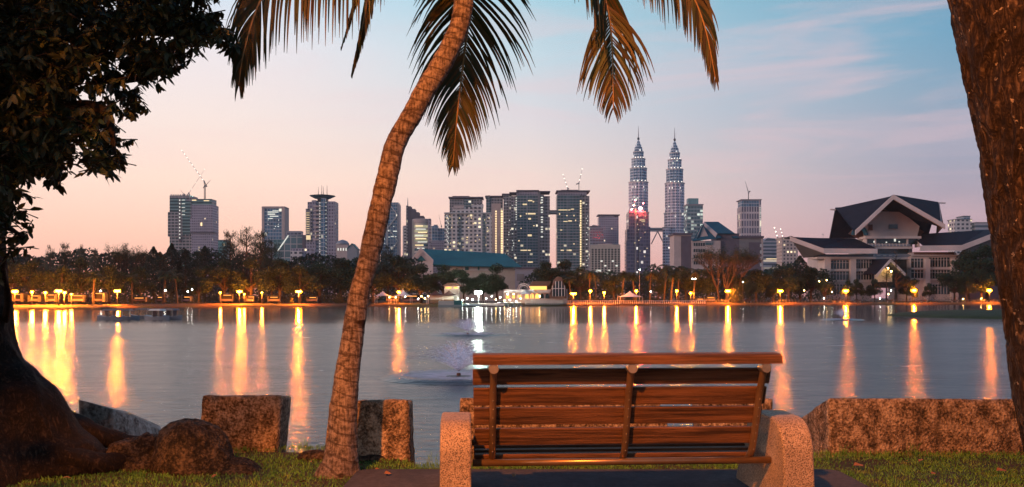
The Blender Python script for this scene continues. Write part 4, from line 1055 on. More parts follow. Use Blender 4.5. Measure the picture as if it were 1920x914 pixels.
for r_ in range(11):
    for c_ in range(9):
        x_ = 1109.5 + c_ * 6.1; y_ = 467 + r_ * 4.4
        if wsrc is None:
            m_ = MB(); m_.box(b.X(1109.5), b.X(1109.5 + 3.6), -.12, .2, b.Z(470.2), b.Z(467)); wsrc = m_.build('window', MAT['darkglass'], b.o)
        else:
            c = wsrc.copy(); COL.objects.link(c); c.parent = b.o; c.location = (b.X(x_) - b.X(1109.5), 0, b.Z(y_) - b.Z(467))
b.lits([(1128 + k * 7, 490 + (k % 3) * 8.8, 4, 2.4) for k in range(5)] + [(1122, 508, 10, 3), (1140, 513, 14, 3)], 'white_win', .3)

# --- twin spired towers
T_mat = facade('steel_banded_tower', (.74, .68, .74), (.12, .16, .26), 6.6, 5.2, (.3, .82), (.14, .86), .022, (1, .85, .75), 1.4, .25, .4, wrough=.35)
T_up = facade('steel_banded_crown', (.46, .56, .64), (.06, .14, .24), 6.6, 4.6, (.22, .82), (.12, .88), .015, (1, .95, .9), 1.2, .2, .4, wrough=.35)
def spire_tower(label, xc, top, D):
    b_ = B('twin_tower', label, 'skyscraper', D, xc, 'twin spired skyscrapers'); s_ = D / F; dy = top - 237
    tiers = [(19.7, 398, 560, 0), (18.2, 342, 398, 0), (15.8, 316, 342, 1), (12.8, 298, 316, 1), (9.8, 285, 298, 1)]
    for hw, y0, y1, up in tiers:
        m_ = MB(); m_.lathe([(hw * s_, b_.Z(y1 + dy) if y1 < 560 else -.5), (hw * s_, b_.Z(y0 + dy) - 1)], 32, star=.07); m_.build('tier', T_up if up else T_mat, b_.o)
        m_ = MB(); m_.lathe([(hw * s_ * 1.05, b_.Z(y0 + dy + 1.7)), (hw * s_ * 1.05, b_.Z(y0 + dy)), (hw * s_ * .9, b_.Z(y0 + dy) + .4)], 32, star=.06); m_.build('ledge', MAT['white'], b_.o)
    prof = [(8.0, 285), (7.4, 280), (7.2, 277), (5.6, 276), (5.2, 272), (3.6, 271), (2.6, 266), (1.2, 264), (.9, 260)]
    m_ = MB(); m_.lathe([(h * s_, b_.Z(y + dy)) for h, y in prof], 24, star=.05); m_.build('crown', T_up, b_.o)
    m_ = MB(); m_.ball((0, 0, b_.Z(260.5 + dy)), 2.3 * s_, 10, sz=1.2); m_.build('ring_ball', MAT['metal_dark'], b_.o, True)
    m_ = MB(); m_.tube([(0, 0, b_.Z(262 + dy)), (0, 0, b_.Z(237 + dy))], [1.0 * s_, .25 * s_], 8); m_.build('pinnacle', MAT['steel'], b_.o)
    g_ = random.Random(int(xc))
    for k in range(9):
        y_ = g_.uniform(300, 500); hw = next(h for h, a, c, u in tiers if a <= y_ < c); a_ = g_.uniform(-.9, .9)
        m_ = MB(); m_.box(-1.6, 1.6, -.6, .6, -1, 1)
        o_ = m_.build('lit_window', MAT['white_win'], b_.o); o_.location = (hw * s_ * math.sin(a_) * 1.0, -hw * s_ * math.cos(a_) * 1.0 - .4, b_.Z(y_ + dy)); o_.rotation_euler.z = a_
    for y_, hw in ((297, 13), (315, 16), (341, 18.4)):
        for a_ in (-.6, -.2, .2, .6):
            m_ = MB(); m_.ball((0, 0, 0), .9, 5); o_ = m_.build('crown_light', MAT['crane_light'], b_.o); o_.location = (hw * s_ * math.sin(a_), -hw * s_ * math.cos(a_), b_.Z(y_ + dy))
    return b_
spire_tower('twin spired skyscraper that has the red light and a mauve tower in front of it', 1197, 237, 2000)
spire_tower('twin spired skyscraper standing clear beside the teal-capped office', 1265, 239, 2020)
b = B('annex_tower', 'round banded side tower attached at the foot of the clear spired skyscraper', 'tower', 1990, 1250)
b.cyl('body', 1251, 428, None, 8 * b.s, T_mat, 6, 20); b.cyl('roof', 1251, 426, 428.5, 8.4 * b.s, MAT['steel'], 6, 20)
b = B('sky_bridge', 'two-storey sky bridge on slanting legs linking the twin spired skyscrapers', 'bridge', 2005, 1232)
b.box('deck', 1215, 1248, 432.5, 434.5, MAT['white'], 3, 6); b.box('deck', 1215, 1248, 427.5, 429.5, MAT['white'], 3, 6); b.box('glazing', 1215, 1248, 429.5, 432.5, MAT['greywall'], 2, 5)
for xe in (1221, 1245):
    m_ = MB(); m_.tube([(b.X(1233), 0, b.Z(434)), (b.X(xe), 0, b.Z(458))], 1.3, 6); m_.build('leg', MAT['steel'], b.o)
b = B('mauve_tower', 'dark mauve glass tower topped with red lights in front of one spired skyscraper', 'tower', 1500, 1197)
b.box('body', 1179, 1216, 398, None, F_pinkgl, 0, 34); b.box('wing', 1176, 1184, 430, None, F_pinkgl, -3, 30); b.box('wing', 1212, 1220, 425, None, F_pinkgl, -4, 30)
b.box('slot', 1190, 1193, 392, None, MAT['pinkwall'], 1.2, 3); b.box('slot', 1196, 1197.4, 400, None, MAT['mauvewall'], .8, 2); b.box('crown', 1181, 1212, 395, 399, F_mauve, -3, 26); b.box('podium', 1174, 1187, 452, None, F_pinkgl, 2, 20)
for (x_, y_, r_) in ((1200.5, 391.5, 5.2), (1184, 393.5, 2.2), (1188, 385.5, 2.4), (1191, 376, 1.8), (1206, 382, 1.7)):
    m_ = MB(); m_.ball((b.X(x_), -2, b.Z(y_)), r_ * b.s * .55, 8); m_.build('red_light', MAT['red_lamp'], b.o)
for (x_, y_, r_) in ((1200.5, 391.5, 2.7), (1184, 393.5, .9), (1188, 385.5, 1.0), (1191, 376, .7)):
    m_ = MB(); m_.ball((b.X(x_), -6.5, b.Z(y_)), r_ * b.s * .7, 8); m_.build('warm_light', MAT['warm_lamp'], b.o)
b.lits([(1204, 413, 10, 1.4), (1206, 416, 7, .8)] + rlits(cgn, 1181, 1214, 405, 500, 16, 5, (1, 2)), 'warm_win', 1.4)
b.pole('mast', 1199, 460, 505, .5, MAT['white'], -3)
b = B('capped_office', 'teal glass office with a narrower lit cap behind the blue-gabled gallery', 'building', 1700, 1303)
b.box('body', 1288, 1318, 384, None, facade('teal_bands', (.25, .36, .38), (.05, .13, .16), 7, 6, (.2, .8), (.08, .92), .3, (.9, 1, .85), .7), 0, 30); b.box('cap', 1291, 1310, 372, 384.5, facade('teal_cap', (.2, .42, .42), (.12, .3, .32), 20, 4), -2, 20); b.box('cornice', 1287, 1319, 383, 385, MAT['steel'], 1.5, 32)
b = B('lattice_tower', 'pale tower clad in a fine white lattice with a crane on its roof', 'tower', 1700, 1409)
b.box('body', 1390, 1424, 388, None, F_lattice, 0, 32); b.box('upper_glass', 1391, 1424, 375, 388.5, F_glassB, -.6, 30); b.box('roof_band', 1389, 1428, 374, 376, MAT['greywall'], 1, 34); b.box('lit_edge', 1423.5, 1427, 376, None, F_lattice, .6, 30)
b.lits([(1425, 390 + k * 4, 1.6, 2) for k in range(12)], 'white_win', 1); b.box('podium', 1385, 1430, 443, None, MAT['pinkwall'], 2, 30)
crane('dark crane with a steep jib on the roof of the lattice-clad tower', 1700, 1405, 375, 361, (1399, 340), (1408, 358), False, r=.8)

# --- gallery with blue gables
b = B('gallery', 'gallery building with steep blue gabled roofs and pale window bands', 'building', 700, 1345)
b.box('flat_wing', 1264, 1296, 441, None, MAT['pinkwall'], 0, 20); b.box('flat_roof', 1262, 1298, 437.5, 441, MAT['mauvewall'], 1.4, 24); b.box('dark_bay', 1277, 1296, 443, 506, MAT['mauvewall'], .5, 3)
b.box('middle_wing', 1296, 1350, 452, None, MAT['pinkwall'], 2, 20)
for r_ in range(4):
    for c_ in range(5): b.box('window', 1299.5 + c_ * 4.4, 1302.6 + c_ * 4.4, 456 + r_ * 11.5, 462 + r_ * 11.5, MAT['darkglass'], 2.25, .5)
b.box('glass_bay', 1321, 1335, 452, 460, F_glassT, 2.7, 2); b.box('dark_block', 1344, 1386, 438, None, MAT['mauvewall'], 0, 20)
b.box('far_wing', 1386, 1431, 446, None, MAT['greywall'], 0, 22); b.box('far_roof', 1384, 1431.5, 443, 446.5, MAT['mauvewall'], 1.5, 26); b.box('white_pier', 1427, 1430.5, 448, None, MAT['pinkwall'], .5, 8); b.box('dark_panel', 1404, 1427, 455, None, MAT['mauvewall'], .6, 4)
for k in range(4): b.box('window', 1424.5, 1428.5, 458 + k * 12, 464 + k * 12, MAT['white'], .8, 2)
def roofpart(bb, name, pts, mat, t=.8):
    m_ = MB(); m_.slab([(bb.X(x), yy, bb.Z(y)) for x, y, yy in pts], t); return m_.build(name, MAT[mat], bb.o)
b.poly('gable_wall', [(1304, 449), (1317, 422), (1328, 445)], MAT['pinkwall'], 1, 2)
roofpart(b, 'roof', [(1297, 453, -3), (1352, 447, -3), (1330, 424, 6), (1318, 421, 6)], 'blueroof', .5)
roofpart(b, 'roof', [(1344, 439, -2), (1376, 439, -2), (1351, 415, 9), (1325, 415, 9)], 'blueroof')
roofpart(b, 'roof', [(1325, 415, 9), (1344, 439, -2), (1340, 446, -3), (1321, 420, 7)], 'pinkwall')
roofpart(b, 'roof', [(1351, 415, 9), (1376, 439, -2), (1378, 439, 20), (1352, 415, 14)], 'blueroof')
roofpart(b, 'roof', [(1351, 421, 10), (1358, 420, 10), (1386, 447, -1), (1374, 447, -1)], 'blueroof')
m_ = MB(); m_.slab([(b.X(1304), -2.2, b.Z(450)), (b.X(1317), -2.2, b.Z(421)), (b.X(1321), 2, b.Z(421)), (b.X(1310), -1, b.Z(450))], .6); m_.build('roof', MAT['blueroof'], b.o)

b = B('terraced_office', 'pale curved terraced office in the distance behind the lit white cranes', 'building', 1600, 1452)
m_ = MB(); m_.prism([(b.X(1432), b.Z(452)), (b.X(1440), b.Z(446)), (b.X(1468), b.Z(449)), (b.X(1472), -.5), (b.X(1430), -.5)], 0, 30, 'y'); m_.build('body', F_curve, b.o); b.box('wing', 1430, 1446, 470, None, F_curve, 4, 20); b.lits([(1446, 486, 22, 1.6)], 'warm_win', 5)
b = B('apartment_block', 'small cream apartment block tucked behind the upturned eave of the theatre', 'building', 1000, 1474)
b.box('body', 1466, 1496, 447, None, facade('cream_flats', (.55, .44, .4), (.08, .08, .1), 4, 4, (.3, .8), (.25, .75), .06), 0, 20); b.box('roof_slab', 1465, 1497, 445, 447.5, MAT['pinkwall'], .8, 22)
crane('white floodlit crane with a swollen bright top near the theatre eave', 1400, 1460, 450, 446, (1453, 424), None, True, rl_=3, r=.9)
crane('second white floodlit crane, shorter, standing just beyond the swollen one', 1400, 1470, 450, 446, (1465, 427), None, True, rl_=3, r=.7)
for (xa, xb, yt, lb, cat_) in ((1790, 1822, 411, 'pale distant flats stepping up behind the theatre roof tip', F_white), (1806, 1819, 405, 'teal distant slab rising above the pale flats', F_glassB), (1829, 1870, 417, 'long low pale office beside the leaning trunk', F_curve)):
    b = B('distant_block', lb, 'building', 1300 if xb > 1820 else 1350, (xa + xb) / 2)
    b.box('body', xa, xb, yt + 1, None, cat_, 0, 20); b.box('roof', xa - .5, xb + .5, yt, yt + 1.4, MAT['greywall'], .8, 22)
b = B('telecom_mast', 'slender white mast with a small platform above the theatre wing roof', 'mast', 900, 1543)
b.pole('mast', 1543, 436, 470, .35, MAT['white'], 0); b.box('platform', 1541.5, 1544.5, 440, 441, MAT['white'], .4, 1)

# --- the theatre with folded roofs
b = B('theatre', 'theatre with huge folded dark roofs, white bargeboards and glazed balconies', 'theatre', 410, 1660)
tv = lambda x, y, yy: (b.X(x), yy, b.Z(y))
def slabp(name, pts, mat, t=.5, parent=None):
    m_ = MB(); m_.slab([tv(*p) for p in pts], t); return m_.build(name, MAT[mat], parent or b.o)
def beam(name, p, q, h, dpt, mat, parent=None):
    """board between two photo points, h photo-rows deep downward"""
    m_ = MB(); a, c = Vector(tv(*p)), Vector(tv(*q)); dz = Vector((0, 0, -h * b.s)); dy = Vector((0, dpt, 0))
    m_.add([a, c, c + dz, a + dz, a + dy, c + dy, c + dz + dy, a + dz + dy], [(0, 1, 2, 3), (7, 6, 5, 4), (0, 4, 5, 1), (1, 5, 6, 2), (2, 6, 7, 3), (3, 7, 4, 0)])
    return m_.build(name, MAT[mat], parent or b.o)
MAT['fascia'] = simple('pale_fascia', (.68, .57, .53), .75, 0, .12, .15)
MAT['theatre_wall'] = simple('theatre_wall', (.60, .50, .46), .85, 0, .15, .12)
A_ = (1654, 372, -12); L_ = (1585, 437, -10); R_ = (1748, 430, -10)
RL_, RR_, RM_ = (1587, 384.5, 14), (1790, 373, 16), (1662, 381, 15)
slabp('upper_roof', [L_, A_, RM_, RL_], 'darkroof'); slabp('upper_roof', [A_, R_, RR_, RM_], 'darkroof')
slabp('upper_roof', [RL_, RM_, (1660, 440, 24), (1590, 440, 24)], 'darkroof'); slabp('upper_roof', [RM_, RR_, (1790, 434, 26), (1660, 440, 24)], 'darkroof')
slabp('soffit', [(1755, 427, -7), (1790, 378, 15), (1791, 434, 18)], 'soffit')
beam('bargeboard', (1585, 436, -12.4), (1654, 371, -12.4), 8.5, .9, 'fascia'); beam('bargeboard', (1654, 371, -12.4), (1748, 425, -12.4), 8.5, .9, 'fascia'); beam('bargeboard', (1747, 424, -10), (1791, 374, 15), 7, 1.2, 'fascia')
beam('roof_tip', (1789, 373, 15), (1803, 373.5, 15), 2.2, 1, 'fascia'); beam('roof_tip', (1578, 386, 14), (1588, 387, 14), 2.2, 1, 'fascia')
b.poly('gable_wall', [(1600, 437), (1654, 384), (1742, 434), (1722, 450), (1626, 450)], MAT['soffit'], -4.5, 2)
b.poly('gable_wall', [(1626, 418), (1650, 396), (1694, 397), (1728, 424), (1722, 450), (1626, 450)], MAT['theatre_wall'], -2, 3)
b.box('vent_window', 1669, 1685, 421, 429, MAT['darkglass'], -1.7, 1); b.box('vent_window', 1631, 1638, 421, 432, MAT['soffit'], -1.7, 1)
# curved blue link roof behind the gable
m_ = MB()
cpts = [(1603 + 12 + 12 * math.cos(a), 441 - 14 * math.sin(a)) for a in [math.pi * k / 12 for k in range(13)]]
m_.tube([tv(x, y, 2) for x, y in cpts], 1.0, 8); m_.build('arched_roof', MAT['blueroof'], b.o)
b.box('drum_wall', 1622, 1716, 446, 505, MAT['theatre_wall'], -3, 20)
def floorband(x0, x1, ys, off, dep=6):
    """slab / glass / rail rows"""
    for nm, ya, yb, mt, o_ in ys: b.box(nm, x0, x1, ya, yb, MAT[mt], o_, dep)
floorband(1618, 1722, [('balcony_slab', 444, 448.5, 'fascia', 3)], 3)
floorband(1621, 1719, [('glass_band', 448.5, 458, 'darkglass', 1)], 1)
floorband(1619, 1701, [('balcony_rail', 459, 463, 'steel', 3.4)], 3.4, 1); floorband(1618, 1706, [('balcony_slab', 463, 467.5, 'fascia', 3)], 3)
floorband(1625, 1702, [('glass_band', 467.5, 478, 'darkglass', 1)], 1); floorband(1624, 1700, [('balcony_rail', 477, 483, 'steel', 2.6)], 2.6, 1); floorband(1622, 1702, [('balcony_slab', 483, 487, 'fascia', 2.4)], 2.4)
floorband(1625, 1702, [('glass_band', 487, 540, 'darkglass', 0)], 0)
for x_ in (1622, 1639, 1699, 1720): b.box('pier', x_ - 1.3, x_ + 1.3, 448, 464, MAT['fascia'], 1.6, 2)
for k in range(12): b.box('balcony_lamp' if 0 else 'railing_post', 1623 + k * 6.4, 1624 + k * 6.4, 458, 463, MAT['fascia'], 3.6, .5)
b.lits([(1676, 451, 3, 5), (1684, 454, 2, 2), (1660, 455, 2, 2), (1637, 454, 2, 3)], 'white_win', 1.3)
b.lits([(1632 + 11 * k, 480, 6, 2) for k in range(5)], 'white', 2.9, 'planter')
# side wings
slabp('wing_roof', [(1473, 446, -8), (1526, 469, -12), (1622, 469, -12), (1615, 446, 8), (1480, 445, 8)], 'darkroof')
beam('fascia_board', (1471, 446, -8.6), (1526, 469, -12.8), 8.5, .8, 'fascia'); beam('fascia_board', (1526, 469, -12.8), (1624, 469.5, -12.8), 9, .8, 'fascia')
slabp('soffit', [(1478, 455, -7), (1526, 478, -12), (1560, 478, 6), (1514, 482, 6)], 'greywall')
slabp('wing_roof', [(1710, 465, -12), (1778, 463, -12), (1868, 431, -10), (1864, 430, 8), (1722, 439, 8)], 'darkroof')
beam('fascia_board', (1702, 464, -12.8), (1778, 463, -12.8), 9.5, .8, 'fascia'); beam('fascia_board', (1778, 463, -12.8), (1870, 429, -10.6), 9.5, .8, 'fascia')
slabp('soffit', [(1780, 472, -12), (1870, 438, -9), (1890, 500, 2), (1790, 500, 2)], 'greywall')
b.box('wing_wall', 1541, 1628, 478, None, MAT['theatre_wall'], 4, 20); b.box('wing_wall', 1700, 1785, 475, None, MAT['theatre_wall'], 4, 20); b.box('wing_wall', 1785, 1880, 478, None, MAT['mauvewall'], 1, 20)
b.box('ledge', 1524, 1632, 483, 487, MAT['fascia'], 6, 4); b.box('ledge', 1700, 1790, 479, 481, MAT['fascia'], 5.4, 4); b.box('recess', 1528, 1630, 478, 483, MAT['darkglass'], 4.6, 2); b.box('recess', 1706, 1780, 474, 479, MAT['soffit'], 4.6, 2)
for x0_, x1_, y0_, y1_ in ((1550.5, 1585, 489, 505), (1597, 1627, 488, 504), (1550.5, 1585, 510, 525.5), (1550.5, 1585, 534, 552), (1701, 1723, 486, 503), (1734, 1772, 484, 501.5), (1734, 1772, 507, 523), (1701, 1723, 507, 522), (1734, 1772, 534, 552), (1597, 1627, 510, 525)):
    wdw = b.box('window', x0_, x1_, y0_, y1_, MAT['darkglass'], 4.2, 1)
    nn_ = int((x1_ - x0_) / 5)
    m_ = MB()
    for k in range(1, nn_): xx = x0_ + (x1_ - x0_) * k / nn_; m_.box(b.X(xx - .35), b.X(xx + .35), -4.4, -4.1, b.Z(y1_), b.Z(y0_))
    m_.box(b.X(x0_), b.X(x1_), -4.42, -4.15, b.Z(y0_ + 4.8), b.Z(y0_ + 4.2)); m_.build('window_frame', MAT['fascia'], b.o).parent = wdw
for x0_, x1_ in ((1538, 1549), (1586, 1596), (1724, 1733), (1773, 1785)): b.box('pillar', x0_, x1_, 487, None, MAT['fascia'], 6, 3)
for y_ in (506.5, 527): b.box('floor_slab', 1541, 1632, y_, y_ + 2.4, MAT['fascia'], 5, 2); b.box('floor_slab', 1700, 1786, y_ - 3, y_ - .6, MAT['fascia'], 5, 2)
# entrance gable, lit yellow below
beam('entrance_barge', (1611, 517, -20), (1636, 489, -20), 5, 1, 'fascia'); beam('entrance_barge', (1636, 489, -20), (1662, 515, -20), 5, 1, 'fascia')
slabp('entrance_roof', [(1611, 517, -19), (1636, 489, -19), (1636, 487, 0), (1611, 515, 0)], 'darkroof', .3); slabp('entrance_roof', [(1636, 489, -19), (1662, 515, -19), (1662, 513, 0), (1636, 487, 0)], 'darkroof', .3)
b.poly('lit_entrance_wall', [(1621, 513), (1636, 496), (1652, 513), (1652, 530), (1621, 530)], MAT['theatre_wall'], 12, 1)
for x_, y_ in ((1630, 508), (1640, 505), (1646, 511)):
    m_ = MB(); m_.ball(tv(x_, y_, -14.5), .35, 6); m_.build('entrance_lamp', glow('entrance_lamp', (1, .62, .18), 60), b.o)

# --- teal roofed hall by the water
b = B('lakeside_hall', 'long hall under a broad teal roof with a white gable end', 'hall', 420, 870)
slabp('roof', [(770, 494, -2), (858, 500, -4), (978, 502, -4), (946, 474, 12), (791, 465.5, 12)], 'tealroof', .4)
slabp('roof', [(791, 465.5, 12), (946, 474, 12), (960, 500, 28), (780, 495, 28)], 'tealroof', .4)
b.poly('gable_wall', [(769, 494), (790, 468), (813, 490), (813, 540), (769, 540)], MAT['fascia'], 3, 1.5)
beam('bargeboard', (767, 493, -5), (791, 465.5, -5), 4, .8, 'fascia'); beam('bargeboard', (791, 465.5, -5), (814, 488, -5), 4, .8, 'fascia')
b.poly('gable_window', [(782, 490), (791, 480), (800, 490)], MAT['tealroof'], 3.5, 1)
b.box('wall', 830, 966, 500, None, MAT['cream'], 0, 14); b.box('eave', 868, 918, 500, 508, MAT['white'], .6, 2); b.box('louvre_panel', 872, 879, 501, 507, MAT['tealroof'], .9, 1); b.box('louvre_panel', 896, 899, 501, 507, MAT['tealroof'], .9, 1)
b = B('service_block', 'plain pale lilac block with a dark doorway beside the teal hall', 'building', 400, 987)
b.box('body', 966, 1007, 504, None, simple('lilac_wall', (.34, .33, .38), .85, 0, .1, .2), 0, 14); b.box('roof', 964, 1008, 502, 504.5, MAT['mauvewall'], .6, 16); b.box('doorway', 969, 983, 514, 527, MAT['greywall'], .15, 1); b.box('low_wing', 1007, 1045, 514, None, MAT['mauvewall'], 1, 12)

# ================================================================== far trees
MAT['fol_a'] = leaf_mat('foliage_deep', (.014, .034, .016), (.035, .065, .028), .15, .6, .12)
MAT['fol_b'] = leaf_mat('foliage_olive', (.025, .04, .015), (.06, .075, .03), .15, .6, .12)
MAT['fol_c'] = leaf_mat('foliage_cool', (.014, .032, .022), (.03, .058, .038), .1, .6, .12)
MAT['trunk_far'] = simple('far_bark', (.055, .042, .03), .9, 0, .3, 1)
PROTO = {}
def crown_pts(g, kind):
    """one leaf-clump centre in a unit tree (height 1, x/y around 0)"""
def make_tree(kind, seed):
    g = random.Random(seed); lf_ = MB(); tr = MB()
    H = 12.0
    def leafc(p, s_):
        for _ in range(1):
            d_ = Vector((g.gauss(0, 1), g.gauss(0, 1), g.gauss(-.1, .7))).normalized(); o_ = d_.orthogonal().normalized()
            o_ = Matrix.Rotation(g.uniform(0, 6.28), 3, d_) @ o_
            a = p + o_ * s_; b_ = p - o_ * s_ * .5 + d_ * s_ * .7; c_ = p - o_ * s_ * .5 - d_ * s_ * .7
            lf_.add([a, b_, c_], [(0, 1, 2)])
    def limb_(a, b_, r0, r1, n=5):
        m_ = (Vector(a) + Vector(b_)) / 2 + Vector((g.gauss(0, .25), g.gauss(0, .25), .2)); tr.tube([a, m_, b_], [r0, (r0 + r1) / 2, r1], n, cap=False)
    if kind == 'broad':
        blobs = []
        nb = g.randint(11, 15)
        for k in range(nb):
            a = g.uniform(0, 6.28); rr2 = 3.9 * math.sqrt(g.random()); zz = g.uniform(.42, .84) * H - rr2 * .35
            blobs.append((Vector((rr2 * math.cos(a), rr2 * math.sin(a), zz)), g.uniform(1.3, 2.2)))
        blobs.append((Vector((0, 0, .84 * H)), 1.7))
        tr.tube([(0, 0, -1), (.1, 0, H * .18), (.2, .1, H * .36)], [.42, .3, .24], 7, cap=False)
        for c, r_ in blobs:
            limb_((.15, .05, H * g.uniform(.22, .36)), c, .15, .04)
            for k in range(int(270 * r_)):
                d_ = Vector((g.gauss(0, 1), g.gauss(0, 1), g.gauss(0, .85))).normalized()
                leafc(c + Vector((d_.x, d_.y, d_.z * .72)) * r_ * (g.random() ** .38) * (1 + .25 * noise.noise(d_ * 2.5 + c)), g.uniform(.14, .30))
    elif kind == 'feather':        # casuarina: tall with wispy upright sprays
        tr.tube([(0, 0, -1), (.05, 0, H * .5), (0, 0, H * .97)], [.28, .16, .03], 6, cap=False)
        for k in range(46):
            z = H * g.uniform(.22, .95); rr2 = (1 - z / H) * 3.4 + .5; a = g.uniform(0, 6.28)
            e = Vector((rr2 * math.cos(a), rr2 * math.sin(a), z + rr2 * .55)); limb_((0, 0, z), e, .06, .015, 3)
            for j in range(52):
                t_ = g.uniform(.25, 1.1); p = Vector((0, 0, z)).lerp(e, t_) + Vector((g.gauss(0, .22), g.gauss(0, .22), g.gauss(0, .3)))
                s_ = g.uniform(.1, .22); q_ = Vector((g.gauss(0, .25), g.gauss(0, .25), 1)) * s_ * 2
                lf_.add([p, p + Vector((s_ * .4, 0, 0)), p + q_], [(0, 1, 2)])
    elif kind == 'cone':           # dense rounded column
        tr.tube([(0, 0, -1), (0, 0, H * .8)], [.3, .08], 6, cap=False)
        for k in range(3200):
            z = H * (.14 + .86 * g.random() ** .9); t_ = (z / H - .14) / .86; rr2 = 2.7 * (math.sin(min(1, t_ * 2.2) * math.pi / 2) * (1 - t_ ** 2.6) + .03) * (g.random() ** .3); a = g.uniform(0, 6.28)
            rr2 *= 1 + .2 * noise.noise(Vector((math.cos(a) * 2, math.sin(a) * 2, z * .5)))
            leafc(Vector((rr2 * math.cos(a), rr2 * math.sin(a), z)), g.uniform(.12, .26))
    elif kind == 'bare':           # sparse twiggy crown
        def rec(p, d_, ln, r_, dep):
            q_ = p + d_ * ln; tr.tube([p, (p + q_) / 2 + Vector((g.gauss(0, .05), g.gauss(0, .05), 0)) * ln, q_], [r_, r_ * .8, r_ * .6], 4, cap=False)
            if dep == 0:
                for _ in range(5): leafc(q_ + Vector((g.gauss(0, .3), g.gauss(0, .3), g.gauss(0, .3))), g.uniform(.07, .15))
                return
            for _ in range(4 if dep > 2 else 3):
                dd = (d_ + Vector((g.gauss(0, .42), g.gauss(0, .42), .18))).normalized(); rec(q_, dd, ln * g.uniform(.62, .8), r_ * .55, dep - 1)
        rec(Vector((0, 0, -1)), Vector((0, 0, 1)), 3.6, .3, 5)
    elif kind == 'shrub':
        for k in range(1500):
            a = g.uniform(0, 6.28); z = g.random(); rr2 = 5 * math.sqrt(max(0, 1 - z * z)) * g.random() ** .35
            leafc(Vector((rr2 * math.cos(a), rr2 * math.sin(a), z * H * .9)), g.uniform(.25, .5))
        tr.tube([(0, 0, -1), (0, 0, 6)], [.4, .2], 5, cap=False)
    elif kind in ('palm', 'datepalm'):
        hh = H * .74; lean = g.uniform(-.9, .9); rad = .2 if kind == 'palm' else .3
        tr.tube([(0, 0, -1), (lean * .2, 0, hh * .35), (lean * .7, 0, hh * .75), (lean, 0, hh)], [rad * 1.4, rad, rad * .85, rad * .8], 8, cap=False)
        nf = 17 if kind == 'palm' else 30
        for k in range(nf):
            a = 6.283 * k / nf + g.uniform(-.2, .2); up = g.uniform(-.5, 1.1); ln = g.uniform(3.0, 3.9) if kind == 'palm' else g.uniform(2.6, 3.5)
            p = Vector((lean, 0, hh)); v = Vector((math.cos(a), math.sin(a), up)).normalized(); prev = None
            for j in range(9):
                v = (v + Vector((0, 0, -.17 if kind == 'palm' else -.12))).normalized(); q_ = p + v * ln / 9
                sd = v.cross(Vector((0, 0, 1))).normalized(); wl_ = .75 * math.sin((j + 1.2) / 10.2 * math.pi) + .1
                for sg in (-1, 1):
                    for jj in (0, .33, .66):
                        pp = p.lerp(q_, jj); tip = pp + sd * sg * wl_ + v * .3 + Vector((0, 0, -.35 * wl_))
                        lf_.add([pp, pp + v * .13, tip], [(0, 1, 2)])
                lf_.add([p - sd * .03, p + sd * .03, q_ + sd * .02, q_ - sd * .02], [(0, 1, 2, 3)])
                p = q_
    root = thing('tree', None, None, (0, 0, 0))
    fm = {'broad': 'fol_a', 'feather': 'fol_c', 'cone': 'fol_c', 'bare': 'fol_b', 'shrub': 'fol_b', 'palm': 'fol_b', 'datepalm': 'fol_a'}[kind]
    tr.build('trunk', MAT['trunk_far'], root); lf_.build('crown', MAT[fm], root)
    return root
KN = {'broad': ('broadleaf_tree', 3), 'feather': ('casuarina_tree', 2), 'cone': ('dense_tree', 1), 'bare': ('sparse_tree', 1), 'shrub': ('shrub', 1), 'palm': ('palm_tree', 2), 'datepalm': ('date_palm', 1)}
used_proto = set()
for k_, (nm_, c_) in KN.items():
    PROTO[k_] = [make_tree(k_, 100 + i * 7 + len(k_)) for i in range(c_)]
tcount = 0
GT = {'broad': 'broadleaf trees along the far shore', 'feather': 'feathery casuarinas along the far shore', 'cone': 'dense dark trees behind the far shore', 'bare': 'sparse twiggy trees on the far shore', 'shrub': 'shrubs on the far shore', 'palm': 'palms along the far shore', 'datepalm': 'date palms on the far shore'}
def plant(kind, x, ytop, dD, wf, label, cat='tree', D=None, mat=None):
    """crown top at photo row ytop; dD metres behind the shore"""
    global tcount
    D = D or shoreD(x) + dD
    h = GZ(ytop, D) - GZ0
    pr = PROTO[kind]; i = tcount % len(pr); tcount += 1
    src = pr[i]
    key = (kind, i)
    if key in used_proto: o = copy_tree(src)
    else: used_proto.add(key); o = src
    o.name = KN[kind][0]
    o.location = (GX(x, D), D, GZ0); s_ = h / 12.0
    o.scale = (s_ * wf, s_ * wf, s_); o.rotation_euler = (0, 0, rnd.uniform(0, 6.28))
    tag(o, label, cat, GT[kind]); o['category'] = cat
    return o
